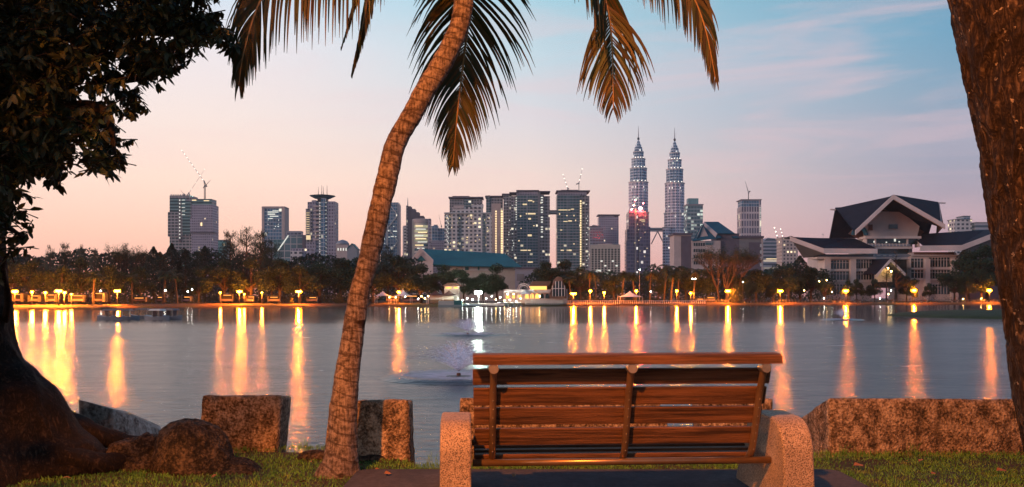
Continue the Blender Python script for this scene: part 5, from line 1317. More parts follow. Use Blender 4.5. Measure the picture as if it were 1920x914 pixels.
# --- shore west part (dark belt)
T = [
 ('feather', 95, 462, 52, .8, 'first pale tall casuarina past the overhanging leaves'), ('feather', 122, 458, 60, .8, 'casuarina next to the first one, with a flat-topped crown'), ('feather', 150, 461, 55, .8, 'thin casuarina between the flat-topped one and the low saddle of the woods'),
 ('feather', 178, 468, 50, .8, 'casuarina over the cluster of path lamps'), ('bare', 222, 450, 60, .6, 'twiggy see-through tree above the lone path lamp'), ('bare', 252, 452, 64, .7, 'twiggy see-through tree standing just beyond the lone path lamp'), ('feather', 236, 458, 58, .7, 'wispy casuarina between the two twiggy trees'),
 ('cone', 288, 463, 50, 1.0, 'dense rounded tree at the near foot of the unfinished towers'), ('cone', 322, 457, 54, 1.0, 'highest rounded dark tree in front of the netted unfinished tower'), ('cone', 348, 468, 50, 1.0, 'rounded dark tree between the two unfinished towers'), ('cone', 384, 462, 50, 1.1, 'rounded dark tree before the darker unfinished twin'), ('cone', 300, 473, 40, 1.1, 'lower rounded tree beneath the unfinished towers'),
 ('broad', 60, 482, 28, 1.1, 'broad tree above the row of five path lamps at the far end of the beach'), ('broad', 118, 492, 24, 1.0, 'broad tree directly behind the brightest cluster of path lamps'), ('broad', 150, 478, 34, 1.1, 'broad tree behind the casuarinas, by the lit shelter'), ('broad', 205, 490, 26, 1.0, 'broad tree behind the lone path lamp'), ('broad', 262, 494, 34, 1.0, 'broad tree among the date palms on the far beach'),
 ('broad', 372, 500, 16, .9, 'rounded low tree hanging over the water by the paddle boats'), ('broad', 20, 478, 32, 1.1, 'broad tree half hidden by the overhanging leaves'),
 ('feather', 432, 436, 30, 1.0, 'tall casuarina leaning beside the biggest one below the glass tower'), ('feather', 462, 428, 28, 1.2, 'tallest casuarina of the shore, rising in front of the blue glass tower'), ('feather', 488, 436, 30, 1.1, 'casuarina just past the tallest one, under the glass tower'), ('feather', 510, 452, 32, 1.1, 'lower casuarina before the slanted glass block'), ('broad', 470, 478, 18, 1.1, 'broad dark tree above the double path lamps'), ('broad', 420, 482, 20, 1.1, 'broad dark tree on the beach between the lamps'),
 ('broad', 525, 480, 22, 1.2, 'broad tree above the small lamp near the palm trunk'), ('broad', 562, 492, 20, 1.2, 'broad tree over the star-bright lamp on the beach'), ('broad', 600, 486, 24, 1.2, 'broad tree in front of the dish-topped tower'), ('broad', 640, 478, 30, 1.3, 'broad tree below the domed hall'), ('broad', 680, 474, 26, 1.2, 'broad tree hidden partly by the leaning palm trunk'),
 ('feather', 728, 462, 34, 1.1, 'feathery tree in front of the braced blue tower'), ('broad', 748, 474, 26, 1.2, 'broad tree between the braced tower and the teal roof'), ('broad', 790, 492, 20, 1.2, 'broad tree in front of the white gable of the hall'), ('broad', 832, 492, 20, 1.3, 'broad tree before the middle of the teal roof'), ('broad', 870, 506, 24, 1.1, 'low broad tree behind the brown pavilion roofs'), ('broad', 932, 490, 26, 1.15, 'rounded tree beyond the floodlight, covering the end of the teal roof'), ('broad', 905, 508, 22, 1.0, 'low broad tree lit green by the floodlight'),
 ('shrub', 635, 548, 10, .9, 'bush at the water behind the palm trunk'), ('shrub', 547, 556, 8, .7, 'round bush beside the star-bright lamp'), ('broad', 700, 500, 14, 1.0, 'low tree beside the white gazebos'),
 # centre
 ('broad', 1022, 484, 60, 1.0, 'pale rounded tree below the footbridge'), ('broad', 1060, 482, 62, 1.1, 'wide rounded tree at the foot of the gold-striped end tower'), ('broad', 1088, 494, 50, 1.0, 'tree between the end tower and the white office'), ('datepalm', 1070, 506, 34, 1.1, 'bushy palm above the brightest restaurant lamp'),
 ('palm', 1105, 490, 22, .95, 'coconut palm standing in front of the gap before the white office'), ('palm', 1118, 500, 26, .8, 'smaller coconut palm touching the one before the white office'), ('broad', 1150, 512, 24, 1.1, 'low dark tree under the white office'),
 ('datepalm', 1166, 496, 20, 1.1, 'shaggy palm in front of the mauve tower foot'), ('datepalm', 1190, 498, 22, 1.1, 'shaggy palm by the white gazebo on the promenade'), ('palm', 1218, 492, 22, 1.0, 'coconut palm below the sky bridge'), ('palm', 1245, 477, 20, 1.0, 'tallest coconut palm of the promenade, below the clear spired skyscraper'), ('palm', 1272, 480, 22, 1.0, 'coconut palm before the flat wing of the gallery'), ('palm', 1300, 486, 18, 1.0, 'coconut palm before the gallery windows'), ('datepalm', 1258, 498, 16, 1.1, 'shaggy palm at the start of the grassy far bank'),
 ('broad', 1285, 498, 30, 1.1, 'broad tree under the gallery flat roof'), ('broad', 1235, 506, 30, 1.1, 'broad tree behind the promenade palms'),
 ('bare', 1345, 452, 20, .9, 'twiggy tree reaching up in front of the gallery roofs'), ('bare', 1385, 456, 24, .9, 'twiggy tree reaching up before the far wing of the gallery'), ('bare', 1362, 462, 16, .9, 'lower twiggy tree glowing red beside a path lamp'), ('broad', 1330, 500, 26, 1.1, 'broad tree under the gallery windows'), ('broad', 1372, 498, 28, 1.1, 'broad tree behind the wide orange lamp'), ('broad', 1418, 500, 26, 1.1, 'broad tree below the lattice tower'), ('shrub', 1380, 528, 6, .8, 'small round tree lit orange by the wide lamp'),
 ('broad', 1406, 524, 6, .7, 'little slender tree glowing orange near the water'), ('broad', 1448, 526, 8, .75, 'little tree spreading over the brightest bank lamp'), ('broad', 1462, 500, 28, 1.1, 'broad dark tree below the white floodlit cranes'), ('cone', 1500, 480, 34, 1.4, 'tall dark tree masking the upturned theatre eave'), ('broad', 1520, 496, 26, 1.2, 'broad dark tree at the corner of the theatre'), ('broad', 1478, 496, 20, 1.0, 'broad dark tree between the cranes and the theatre'),
 ('broad', 1546, 520, 14, .9, 'small tree before the first theatre windows'), ('broad', 1606, 520, 12, .8, 'small airy tree before the lit theatre entrance'), ('broad', 1590, 522, 8, .7, 'slim tree just before the lamp at the theatre'), ('feather', 1680, 470, 18, 1.3, 'tall dark conifer masking the middle of the theatre'), ('feather', 1662, 500, 18, 1.1, 'shorter conifer beside the lit entrance gable'), ('broad', 1640, 520, 14, .9, 'dark small tree just under the lit entrance gable'), ('broad', 1700, 514, 20, .9, 'tree under the theatre wing beyond the conifer'), ('broad', 1742, 528, 10, .8, 'low tree in front of the last theatre windows'),
 ('broad', 1712, 530, 8, .7, 'small tree lit orange by the lamp beyond the conifer'), ('broad', 1790, 500, 16, 1.1, 'reddish tree beside the last theatre pillar'), ('broad', 1815, 462, 32, 1.1, 'tall dark tree rising over the end of the theatre'), ('broad', 1850, 452, 36, 1.2, 'tallest dark tree beside the leaning trunk'), ('broad', 1840, 500, 14, 1.0, 'orange-lit tree by the last lamp before the leaning trunk'), ('broad', 1888, 470, 24, 1.2, 'dark tree touching the leaning trunk'), ('broad', 1812, 512, 10, .8, 'thin-stemmed tree near the last lamp'), ('broad', 1930, 480, 24, 1.2, 'dark tree behind the leaning trunk'),
 ('datepalm', 175, 498, 14, .95, 'date palm nearest the lone path lamp on the far beach'), ('datepalm', 248, 502, 13, .9, 'date palm of middle height on the far beach'), ('datepalm', 306, 492, 12, 1.1, 'biggest date palm of the far beach, near the paddle boats'), ('datepalm', 332, 498, 16, 1.0, 'date palm right beside the biggest one'),
]
for t_ in T: plant(*t_)
# wood far behind: one mass
def woods(name, rows_, label, seed, mat, D0):
    g = random.Random(seed); m_ = MB()
    for (x, yt) in rows_:
        D = D0 + g.uniform(-20, 40); h = GZ(yt + g.uniform(-2, 5), D); r_ = 7 + g.uniform(0, 4)
        for k in range(420):
            a = g.uniform(0, 6.28); z = g.random() ** .8; rr2 = r_ * math.sqrt(max(.02, 1 - z * z)) * g.random() ** .3
            p = Vector((GX(x, D) + rr2 * math.cos(a), D + rr2 * math.sin(a), z * h * (1 + .06 * noise.noise(Vector((a * 2, z * 3, x)))))); s_ = g.uniform(.4, .85)
            d_ = Vector((g.gauss(0, 1), g.gauss(0, 1), g.gauss(0, 1))).normalized(); o_ = d_.orthogonal().normalized()
            m_.add([p + o_ * s_, p + d_ * s_ * .7 - o_ * s_ * .5, p - d_ * s_ * .7 - o_ * s_ * .5], [(0, 1, 2)])
    tag(m_.build(name, MAT[mat]), label, kind='stuff')
rows_ = [(x, 474 + 6 * math.sin(x * .03) + 4 * math.sin(x * .11)) for x in range(-60, 420, 13)] + [(x, 482 + 6 * math.sin(x * .05)) for x in range(415, 780, 12)]
woods('forest', rows_, 'dark wood far behind the beach', 5, 'fol_c', 320)
rows_ = [(x, 512 + 5 * math.sin(x * .06)) for x in range(1000, 1230, 12)] + [(x, 504 + 6 * math.sin(x * .05)) for x in range(1225, 1480, 12)] + [(x, 500 + 6 * math.sin(x * .05)) for x in range(1460, 1545, 12)]
woods('forest', rows_, 'dark wood behind the promenade', 6, 'fol_a', 372)
# undergrowth in front of the theatre
g_ = random.Random(8); m_ = MB()
for x in list(range(0, 700, 9)) + list(range(1050, 1960, 8)):
    D = shoreD(x) + g_.uniform(22, 34); hh = g_.uniform(1.2, 3.2) if x > 700 else g_.uniform(2.5, 5.5)
    for k in range(46 if x > 700 else 110):
        p = Vector((GX(x, D) + g_.gauss(0, 1.1), D + g_.gauss(0, 1), GZ0 + abs(g_.gauss(0, .5)) * hh)); s_ = g_.uniform(.15, .35); d_ = Vector((g_.gauss(0, 1), g_.gauss(0, 1), g_.gauss(0, 1))).normalized(); o_ = d_.orthogonal().normalized()
        m_.add([p + o_ * s_, p + d_ * s_ * .7 - o_ * s_ * .5, p - d_ * s_ * .7 - o_ * s_ * .5], [(0, 1, 2)])
tag(m_.build('undergrowth', MAT['fol_b']), 'low hedges and undergrowth behind the far path', kind='stuff')

# ================================================================== far street lamps
def make_lamp(kind):
    r_ = thing('path_lamp', None, None, (0, 0, 0)); m_ = MB()
    if kind == 'twin':
        m_.tube([(0, 0, -.3), (0, 0, 3.7)], [.09, .05], 8); m_.tube([(-.24, 0, 4.0), (0, 0, 3.98), (.24, 0, 4.0)], .03, 5)
        heads = [(-.3, 0), (.3, 0)]
    else:
        m_.tube([(0, 0, -.3), (0, 0, 3.62)], [.09, .05], 8); heads = [(0, 0)]
    m_.build('post', MAT['pole'], r_, True)
    for hx, hy in heads:
        m_ = MB(); m_.ball((hx, hy, 3.9), .34 if kind != 'small' else .24, 8); m_.build('globe', MAT['globe' if kind != 'small' else 'globe_small'], r_, True)
        m_ = MB(); m_.lathe([(.3, 4.2), (.28, 4.24), (.05, 4.34)], 12, (hx, hy, 0)); m_.build('cap', MAT['pole'], r_)
    ll = bpy.data.lights.new('lamp_light', 'POINT'); ll.energy = {'twin': 19000, 'single': 14000, 'small': 6500}[kind]; ll.color = (1, .21, .014); ll.shadow_soft_size = .3
    l_ = bpy.data.objects.new('lamp_light', ll); COL.objects.link(l_); l_.parent = r_; l_.location = (0, 0, 3.92)
    return r_
LP = {k: make_lamp(k) for k in ('single', 'twin', 'small')}; lpu = set()
lamps = [
 (28, 547, 'twin', 8, 'twin-globe lamp at the far end of the beach beside the big tree trunk', 1), (60, 548, 'single', 8, 'second lamp from the big tree trunk on the far beach', .8), (85, 549, 'single', 8, 'third lamp from the big tree trunk on the far beach', .8),
 (110, 546, 'twin', 7, 'twin-globe lamp, brightest of the beach cluster', 1.1), (121, 549, 'single', 8, 'lamp tucked right beside the brightest twin-globe one', 1), (134, 552, 'small', 12, 'dim low lamp at the end of the beach cluster', 1),
 (220, 546, 'twin', 7, 'lone twin-globe lamp on the beach between the date palms', 1.1), (413, 549, 'small', 8, 'small dim lamp under the broad tree past the paddle boats', 1), (449, 547, 'twin', 7, 'twin-globe lamp below the tallest casuarina', 1.1), (458, 552, 'small', 10, 'dim lamp close behind the twin-globe one below the casuarina', 1), (491, 549, 'small', 9, 'small lamp between the casuarina lamp and the palm trunk', 1),
 (560, 547, 'twin', 7, 'star-bright lamp standing alone before the leaning palm trunk', 1.2), (748, 548, 'single', 12, 'orange lamp behind the white gazebos', 1.3), (1030, 549, 'small', 8, 'lamp at the arched glass hall of the restaurant', 1.1),
 (1075, 551, 'twin', 6, 'brightest promenade lamp beside the restaurant', 1.3), (1107, 546, 'single', 7, 'lamp below the coconut palm at the white office', 1.1), (1133, 549, 'single', 6, 'lamp next to the white gazebo on the promenade', 1.1), (1193, 546, 'single', 10, 'lamp behind the white gazebo on the promenade', 1.1),
 (1269, 546, 'single', 6, 'lamp under the tall promenade palms', 1.1), (1295, 550, 'single', 5, 'lower lamp next to a leaning palm stem', 1.1), (1365, 546, 'twin', 6, 'wide orange twin-globe lamp beside the small round tree', 1.2), (1463, 546, 'twin', 6, 'twin-globe lamp on the bank below the white cranes', 1.3),
 (1586, 546, 'twin', 6, 'twin-globe lamp in front of the first theatre windows', 1.3), (1714, 545, 'twin', 6, 'twin-globe lamp beyond the conifer at the theatre', 1.15), (1855, 545, 'twin', 6, 'last twin-globe lamp beside the leaning trunk', 1.25)]
for x, y, kd, dd, lb_, sc_ in lamps:
    D = shoreD(x) + dd
    if kd in lpu: o = copy_tree(LP[kd])
    else: lpu.add(kd); o = LP[kd]
    o.name = 'path_lamp'; h = GZ(y, D) - GZ0; o.location = (GX(x, D), D, GZ0); o.scale = (sc_ * 1.15, sc_ * 1.15, h / 3.9)
    tag(o, lb_, 'street lamp', 'lamps along the far shore')
# floodlight mast with its bright white lamps
D = shoreD(897) + 4; fl = thing('floodlight', 'dazzling white floodlight on a short mast at the boat jetty', 'floodlight', (GX(897, D), D, GZ0))
m_ = MB(); m_.tube([(GX(897, D), D, GZ0), (GX(897, D), D, GZ(552, D))], .1, 8); m_.build('mast', MAT['pole'], fl)
for dx_ in (-.55, .55):
    m_ = MB(); m_.box(GX(897, D) + dx_ - .5, GX(897, D) + dx_ + .5, D - .25, D + .1, GZ(552, D), GZ(546.5, D)); hd = m_.build('housing', MAT['pole'], fl)
    m_ = MB(); m_.ball((GX(897, D) + dx_, D - .6, GZ(549.2, D)), .48, 8); m_.build('lamp', MAT['flood'], hd)
ll = bpy.data.lights.new('flood_light', 'POINT'); ll.energy = 22000; ll.color = (.85, 1, .84); ll.shadow_soft_size = .5
l_ = bpy.data.objects.new('flood_light', ll); COL.objects.link(l_); l_.location = (GX(897, D), D - 1.2, GZ(549, D))
# white lamps on high poles
for x, y, lb_ in ((1301, 523, 'tall pole with two small white lamps among the promenade palms'), (1199, 506, 'slender tall white flagpole-like lamp post before the mauve tower'), (1393, 529, 'little white lamp on a thin pole behind the wide orange lamp'), (1220, 547, 'white shaded lamp beside the promenade gazebo')):
    D = shoreD(x) + 5; pl_ = thing('lamp_post', lb_, 'lamp post', (GX(x, D), D, GZ0)); m_ = MB(); m_.tube([(GX(x, D), D, GZ0), (GX(x, D), D, GZ(y, D))], [.07, .04], 6); m_.build('post', MAT['pole'] if x != 1199 else MAT['white'], pl_)
    for dx_ in ((-.5, .5) if x == 1301 else (0,)):
        m_ = MB(); m_.ball((GX(x, D) + dx_, D, GZ(y, D)), .2, 6, sz=.5); m_.build('lamp', MAT['globe_white'], pl_)

# ================================================================== lakeside restaurant, jetty, gazebos
def gazebo(x, D, hw, ytop, yeave, label, grp='pyramid gazebos by the water', mat='canvas'):
    t_ = thing('gazebo', label, 'gazebo', (GX(x, D), D, GZ0), grp); m_ = MB(); c = GX(x, D); z0, z1 = GZ(yeave, D), GZ(ytop, D); r_ = hw * D / F
    n_ = 16; vs = []
    for k in range(n_):
        a = 6.283 * k / n_; q = 1 / max(abs(math.cos(a)), abs(math.sin(a)))
        for j, (f, zf) in enumerate(((1, 0), (.72, .12), (.42, .34), (.18, .66), (.02, 1))): vs.append((c + math.cos(a) * q * r_ * f, D + math.sin(a) * q * r_ * f, z0 + (z1 - z0) * zf))
    m_.add(vs, [(k * 5 + j, ((k + 1) % n_) * 5 + j, ((k + 1) % n_) * 5 + j + 1, k * 5 + j + 1) for k in range(n_) for j in range(4)]); m_.build('canopy', MAT[mat], t_, True)
    for sx_ in (-1, 1):
        for sy_ in (-1, 1):
            m_ = MB(); m_.tube([(c + sx_ * r_ * .93, D + sy_ * r_ * .93, GZ0 - .3), (c + sx_ * r_ * .93, D + sy_ * r_ * .93, z0 + .05)], .07, 6); m_.build('post', MAT['white'], t_)
gazebo(718, shoreD(718) + 6, 14, 546, 555, 'white peaked gazebo partly behind the palm trunk side of the pair'); gazebo(756, shoreD(756) + 6, 16, 544, 555, 'white peaked gazebo beside the lit deck, nearer the brown pavilion'); gazebo(1181, shoreD(1181) + 4, 22, 546, 557, 'white peaked gazebo on the promenade')
gazebo(817, shoreD(817) + 5, 16, 545, 554, 'brown peaked pavilion roof with a bright bar underneath, next to the white gazebos', 'brown pavilions on the jetty', 'brownroof'); gazebo(842, shoreD(842) + 6, 17, 544, 554, 'brown peaked pavilion roof nearer the floodlight', 'brown pavilions on the jetty', 'brownroof')
def lightpt(x, y, D, r_, mat='warm_lamp', parent=None, name='lamp'):
    m_ = MB(); m_.ball((GX(x, D), D, GZ(y, D)), r_, 6); return m_.build(name, MAT[mat], parent)
D = shoreD(830) + 3
b = B('bar_kiosk', 'brightly lit bar counter under the brown pavilion roofs', 'kiosk', D + 3, 826)
b.box('counter', 806, 850, 562, 568, MAT['wood_far'], 0, 3); b.box('back_wall', 806, 850, 554, 562, MAT['cream'], -3, .3)
for k, x in enumerate((803, 809, 815, 824, 833)): lightpt(x, 556 + (k % 2), b.D + .5, .15, 'warm_lamp', None).parent = None if False else None
for o in [o for o in COL.objects if o.name.startswith('lamp') and o.parent is None]:
    tag(o, 'warm bulb hanging over the bar under the brown pavilions', 'lamp', 'bulbs hanging over the bar')
b = B('kiosk', 'small lit kiosk with a low dark hipped roof peeping over the bar pavilions', 'kiosk', shoreD(848) + 12, 848)
b.box('body', 833, 861, 537, None, MAT['cream'], 0, 3); b.poly('roof', [(829, 537), (840, 531), (856, 531), (866, 537)], MAT['brownroof'], 1, 6); b.lits([(841, 540, 11, 3), (855, 540, 8, 3)], 'cafe', .1)
b = B('pontoon', 'long white and teal pontoon moored below the brown pavilions', 'pontoon', shoreD(845) - 3, 845)
b.box('hull', 822, 866, 572, 579, simple('grey_teal_hull', (.14, .24, .26), .5, 0, .1, .5), 0, 3); b.box('cabin', 822, 851, 564.5, 572, simple('pale_teal', (.28, .38, .38), .5, 0, .1, .5), -.3, 2.4); b.box('cabin', 851, 866, 563.5, 572, MAT['tealroof'], -.2, 2.4)
# jetty with boats and the bright tables
b = B('jetty', 'pale floating jetty with rails in front of the floodlight', 'jetty', shoreD(900) - 1, 905)
b.box('deck', 868, 945, 570, 573.5, MAT['canvas'], 0, 4)
for k in range(20): b.box('railing_post', 868 + k * 4, 868.6 + k * 4, 564, 570, MAT['white'], -.2, .1)
b.box('rail', 868, 945, 563.6, 564.2, MAT['white'], -.2, .1)
bg_ = random.Random(12)
def boat(x, y, D, L_, label, grp, cover='canvas', rot=0):
    t_ = thing('boat', label, 'boat', (GX(x, D), D, WZ), grp, world_coords=False); t_.rotation_euler.z = R(rot)
    n_ = 10; vs = []
    for k in range(n_ + 1):
        u = k / n_ * 2 - 1; wd = .55 * (1 - max(0, u) ** 2.4) * (1 - .25 * max(0, -u)); sh_ = .38 + .18 * u * u
        vs += [(u * L_ / 2, -wd, sh_), (u * L_ / 2, -wd * .7, .0), (u * L_ / 2, 0, -.12), (u * L_ / 2, wd * .7, .0), (u * L_ / 2, wd, sh_)]
    m_ = MB(); m_.add(vs, [(k * 5 + j, (k + 1) * 5 + j, (k + 1) * 5 + j + 1, k * 5 + j + 1) for k in range(n_) for j in range(4)]); m_.add(vs, [(k * 5, k * 5 + 4, (k + 1) * 5 + 4, (k + 1) * 5) for k in range(n_)]); m_.build('hull', MAT['steel'], t_)
    m_ = MB(); m_.box(-.55, -.45, -.35, .35, .3, 1.1); m_.box(.35, .45, -.35, .35, .3, 1.1); m_.build('canopy_post', MAT['pole'], t_)
    m_ = MB(); m_.prism([(-.95, 1.1), (.8, 1.1), (.6, 1.32), (-.7, 1.32)], -.55, .55, 'y'); m_.build('canopy', MAT[cover], t_)
for k, (x, y, l) in enumerate(((209, 598, 'first dark paddle boat moored off the beach, nearest the lone lamp'), (236, 598, 'second dark paddle boat, beside the first one'), (268, 596, 'paddle boat in the gap of the row'), (296, 598, 'paddle boat with the palest canopy in the row off the beach'), (322, 597, 'last paddle boat of the row, nearest the low overhanging tree'))):
    boat(x, y, 2.65 * F / (y + 2 - HY), 3.2, l, 'paddle boats moored off the beach', 'greywall' if k != 3 else 'canvas', bg_.uniform(-20, 20))
for k, (x, l) in enumerate(((938, 'moored boat next to the jetty end with fairy lights'), (950, 'second moored boat past the jetty'), (962, 'third moored boat past the jetty'), (975, 'fourth moored boat by the promenade rail'))):
    boat(x, 574, shoreD(x) - 2.5, 2.6, l, 'boats moored past the jetty', 'canvas', 60)
# restaurant
b = B('restaurant', 'lakeside restaurant with rose pitched roofs, a glazed arch and orange lit awnings', 'restaurant', shoreD(960) + 11, 960)
b.box('wall', 944, 1064, 543, None, MAT['pinkwall'], 0, 10); b.poly('roof', [(993, 537), (997, 528), (1034, 528), (1028, 537)], MAT['brownroof'], 1, 8); b.box('lit_band', 993, 1025, 537, 543.5, MAT['cafe'], .6, 1)
b.poly('arched_hall', [(1029, 560), (1033, 545), (1039, 524), (1045, 519), (1053, 521), (1061, 545), (1062, 560)], MAT['soffit'], 2, 6)
for k in range(5): b.box('glazing_bar', 1035 + k * 5.6, 1036 + k * 5.6, 528 if 0 < k < 4 else 536, 556, MAT['fascia'], 2.4, .3)
b.poly('glazed_front', [(1034, 556), (1037, 540), (1041, 529), (1051, 527), (1056, 540), (1058, 556)], MAT['darkglass'], 2.15, .2); b.box('glazing_bar', 1034, 1059, 541, 542, MAT['fascia'], 2.4, .3)
m_ = MB()
for rr2 in (12, 9): m_.tube([(b.X(982 + rr2 * math.cos(a)), -1.5, b.Z(545 - rr2 * 1.05 * math.sin(a))) for a in [math.pi * k / 14 for k in range(15)]], .16, 6)
m_.build('round_arch', MAT['pinkwall'], b.o)
b.poly('awning', [(944, 549), (950, 544), (1000, 544), (1004, 549)], MAT['canvas'], 4, 3); b.poly('awning', [(1004, 549), (1008, 545), (1028, 545), (1030, 549)], MAT['pinkwall'], 4, 3)
for k in range(7): b.poly('arch', [(988 + k * 9.5 + dx_, 560 - dy_) for dx_, dy_ in ((-3.4, 0), (-3.4, 5), (-2.4, 8), (0, 9.5), (2.4, 8), (3.4, 5), (3.4, 0))], MAT['cafe'] if k in (0, 1, 2) else MAT['darkglass'], .25, .4)
b.lits([(952, 557, 6, 6), (963, 557, 5, 5), (974, 556, 6, 4)], 'cafe', .3)
b = B('peaked_tent', 'orange glowing peaked tent in front of the restaurant', 'tent', shoreD(985) + 5, 985)
gazebo(984, shoreD(984) + 5, 14, 543, 552, 'cream peaked tent lit orange in front of the restaurant', 'restaurant tents')
bpy.data.objects.remove(b.o)
g_ = random.Random(3)
cl_ = [('orange', 6, 30), ('cafe', 0, 0)]
def stall(x, D, w_, yt, label, mat='mauvewall'):
    yt += ((x * 13) % 7) * .45; w_ *= .8 + ((x * 29) % 10) / 16
    b_ = B('stall', label, 'stall', D, x, 'lit stalls under the far trees')
    b_.box('counter', x - w_ / 2, x + w_ / 2, 561, 565, MAT[mat], .5, 1); b_.poly('roof', [(x - w_ / 2 - 2, yt), (x - w_ * .2, yt - 1.6), (x + w_ * .3, yt - 1.6), (x + w_ / 2 + 2, yt)], MAT['darkroof'], 1.2, 4); b_.box('back_panel', x - w_ / 2, x + w_ / 2, yt, 566, MAT['darkroof'], -2, .2)
    for sx_ in (-1, 1): b_.box('post', x + sx_ * w_ / 2 - .3, x + sx_ * w_ / 2 + .3, yt, 566, MAT['pole'], 1, .15)
    m_ = MB(); f0 = ((x * 37) % 10) / 40; m_.box(b_.X(x - w_ * (.2 + f0)), b_.X(x + w_ * (.42 - f0)), -.6, -.45, b_.Z(yt + 1.9), b_.Z(yt + 1)); m_.build('strip_light', MAT['cafe'], b_.o)
for x, w_, yt, l in ((35, 14, 551, 'lit stall closest to the big tree trunk'), (66, 18, 552, 'lit stall below the second lamp of the beach'), (98, 18, 552, 'lit stall by the brightest lamp cluster'), (146, 26, 553, 'long lit stall with a red glow past the lamp cluster'), (186, 18, 548, 'yellow lit shelter before the lone lamp'), (262, 20, 556, 'low lit stall between the date palms'), (300, 16, 556, 'low lit stall behind the biggest date palm'), (350, 20, 556, 'dim stall behind the low overhanging tree'),
                    (426, 22, 552, 'lit stall next to the small dim lamp'), (470, 18, 553, 'lit stall just past the casuarina lamp'), (515, 20, 555, 'dim stall between the two small lamps'), (586, 18, 556, 'dim stall past the star-bright lamp'), (772, 24, 552, 'bright stall between the white gazebos and brown pavilions'), (736, 20, 553, 'bright stall behind the white gazebos'), (1330, 24, 557, 'dim stall under the gallery trees'), (1312, 12, 558, 'tiny dim stall under the promenade palms')):
    stall(x, shoreD(x) + 16, w_, yt, l)
# small shining points among the far trees (party lights): separate little lamps
k = 0
pts_ = [(868, 563, 'white'), (876, 560, 'white'), (886, 562, 'white'), (912, 560, 'white'), (922, 556, 'white'), (930, 562, 'warm'), (938, 558, 'white'), (946, 564, 'warm'), (952, 552, 'white'), (956, 563, 'white'), (963, 552, 'warm'), (968, 566, 'white'), (976, 560, 'warm'), (790, 556, 'warm'), (797, 560, 'warm'), (784, 561, 'white'),
        (730, 558, 'warm'), (742, 558, 'warm'), (760, 557, 'white'), (1062, 554, 'white'), (1044, 558, 'warm'), (1012, 556, 'warm'), (310, 545, 'white'), (352, 547, 'white'), (360, 543, 'white'), (189, 546, 'white'), (1545, 560, 'white'), (1560, 548, 'white'), (1650, 560, 'white'), (1666, 552, 'warm'), (1671, 545, 'white'), (1508, 545, 'warm'), (1536, 528, 'warm'), (1550, 526, 'warm'), (1840, 560, 'warm'), (1806, 561, 'warm')]
words_ = {'white': 'tiny white bulb', 'warm': 'tiny warm bulb'}
def near_what(x):
    for lim, s_ in ((250, 'in the trees near the beach lamps'), (400, 'in the trees by the date palms'), (765, 'by the white gazebos'), (800, 'by the brown pavilions'), (925, 'around the floodlit jetty'), (980, 'around the moored boats'), (1070, 'on the restaurant terrace'), (1560, 'in the trees at the theatre corner'), (1700, 'in the trees by the theatre entrance'), (2000, 'in the trees by the last lamps')):
        if x < lim: return s_
for x, y, c_ in pts_:
    D = shoreD(x) + (7 if y > 550 else 11); lab = f"{words_[c_]} shining {near_what(x)}"
    t_ = thing('bulb', lab, 'bulb', (GX(x, D), D, GZ(y, D)), f"{words_[c_]}s {near_what(x)}")
    m_ = MB(); m_.ball((GX(x, D), D, GZ(y, D)), .15, 6); m_.build('glass', MAT['warm_lamp' if c_ == 'warm' else 'globe_white'], t_)
    m_ = MB(); m_.tube([(GX(x, D), D, GZ(y, D) + .1), (GX(x, D), D, GZ(y, D) + .35)], .05, 6); m_.build('socket', MAT['pole'], t_)
# promenade: wall with arched white balusters, then rail on the theatre side
b = B('promenade_balustrade', 'pale balustrade along the promenade from the restaurant to the gazebo', 'balustrade', shoreD(1140) + 2.5, 1140)
def seg_(x0, x1, step, nm, fn):
    x = x0
    while x < x1: fn(x); x += step
m_ = MB(); m2 = MB(); m3 = MB()
x = 985
while x < 1325:
    D = shoreD(x) + 2.6; D2 = shoreD(x + 4) + 2.6; a = Vector((GX(x, D), D, GZ0 - .4)); c = Vector((GX(x + 4, D2), D2, GZ0 - .4))
    m_.box(a.x, a.x + .28, a.y - .1, a.y + .1, GZ0 - .6, GZ0 + .85); m2.add([a + Vector((0, 0, 1.1)), c + Vector((0, 0, 1.1)), c + Vector((0, 0, 1.25)), a + Vector((0, 0, 1.25)), a + Vector((0, .2, 1.1)), c + Vector((0, .2, 1.1)), c + Vector((0, .2, 1.25)), a + Vector((0, .2, 1.25))], [(0, 1, 2, 3), (3, 2, 6, 7), (5, 4, 7, 6), (1, 0, 4, 5)])
    m3.add([a + Vector((0, .05, -1.3)), c + Vector((0, .05, -1.3)), c + Vector((0, .05, .12)), a + Vector((0, .05, .12)), c + Vector((0, .4, .12)), a + Vector((0, .4, .12))], [(0, 1, 2, 3), (3, 2, 4, 5)]); x += 4
OFF[b.o.name] = Vector(b.o.location)
m_.build('baluster', MAT['white'], b.o)['kind'] = 'stuff'; m2.build('handrail', MAT['white'], b.o); m3.build('quay_face', MAT['wood_far'], b.o)
f_ = thing('railing', 'thin rail fence along the bank in front of the theatre', 'railing', (GX(1600, 340), 340, GZ0)); m_ = MB(); m2 = MB(); x = 1330
while x < 1920:
    D = shoreD(x) + 8; D2 = shoreD(x + 6) + 8; m_.tube([(GX(x, D), D, GZ0 - .2), (GX(x, D), D, GZ0 + 1.0)], .04, 5)
    for zz in (.95, .55): m2.tube([(GX(x, D), D, GZ0 + zz), (GX(x + 6, D2), D2, GZ0 + zz)], .03, 4)
    x += 6
m_.build('post', MAT['steel'], f_); m2.build('rail', MAT['steel'], f_)
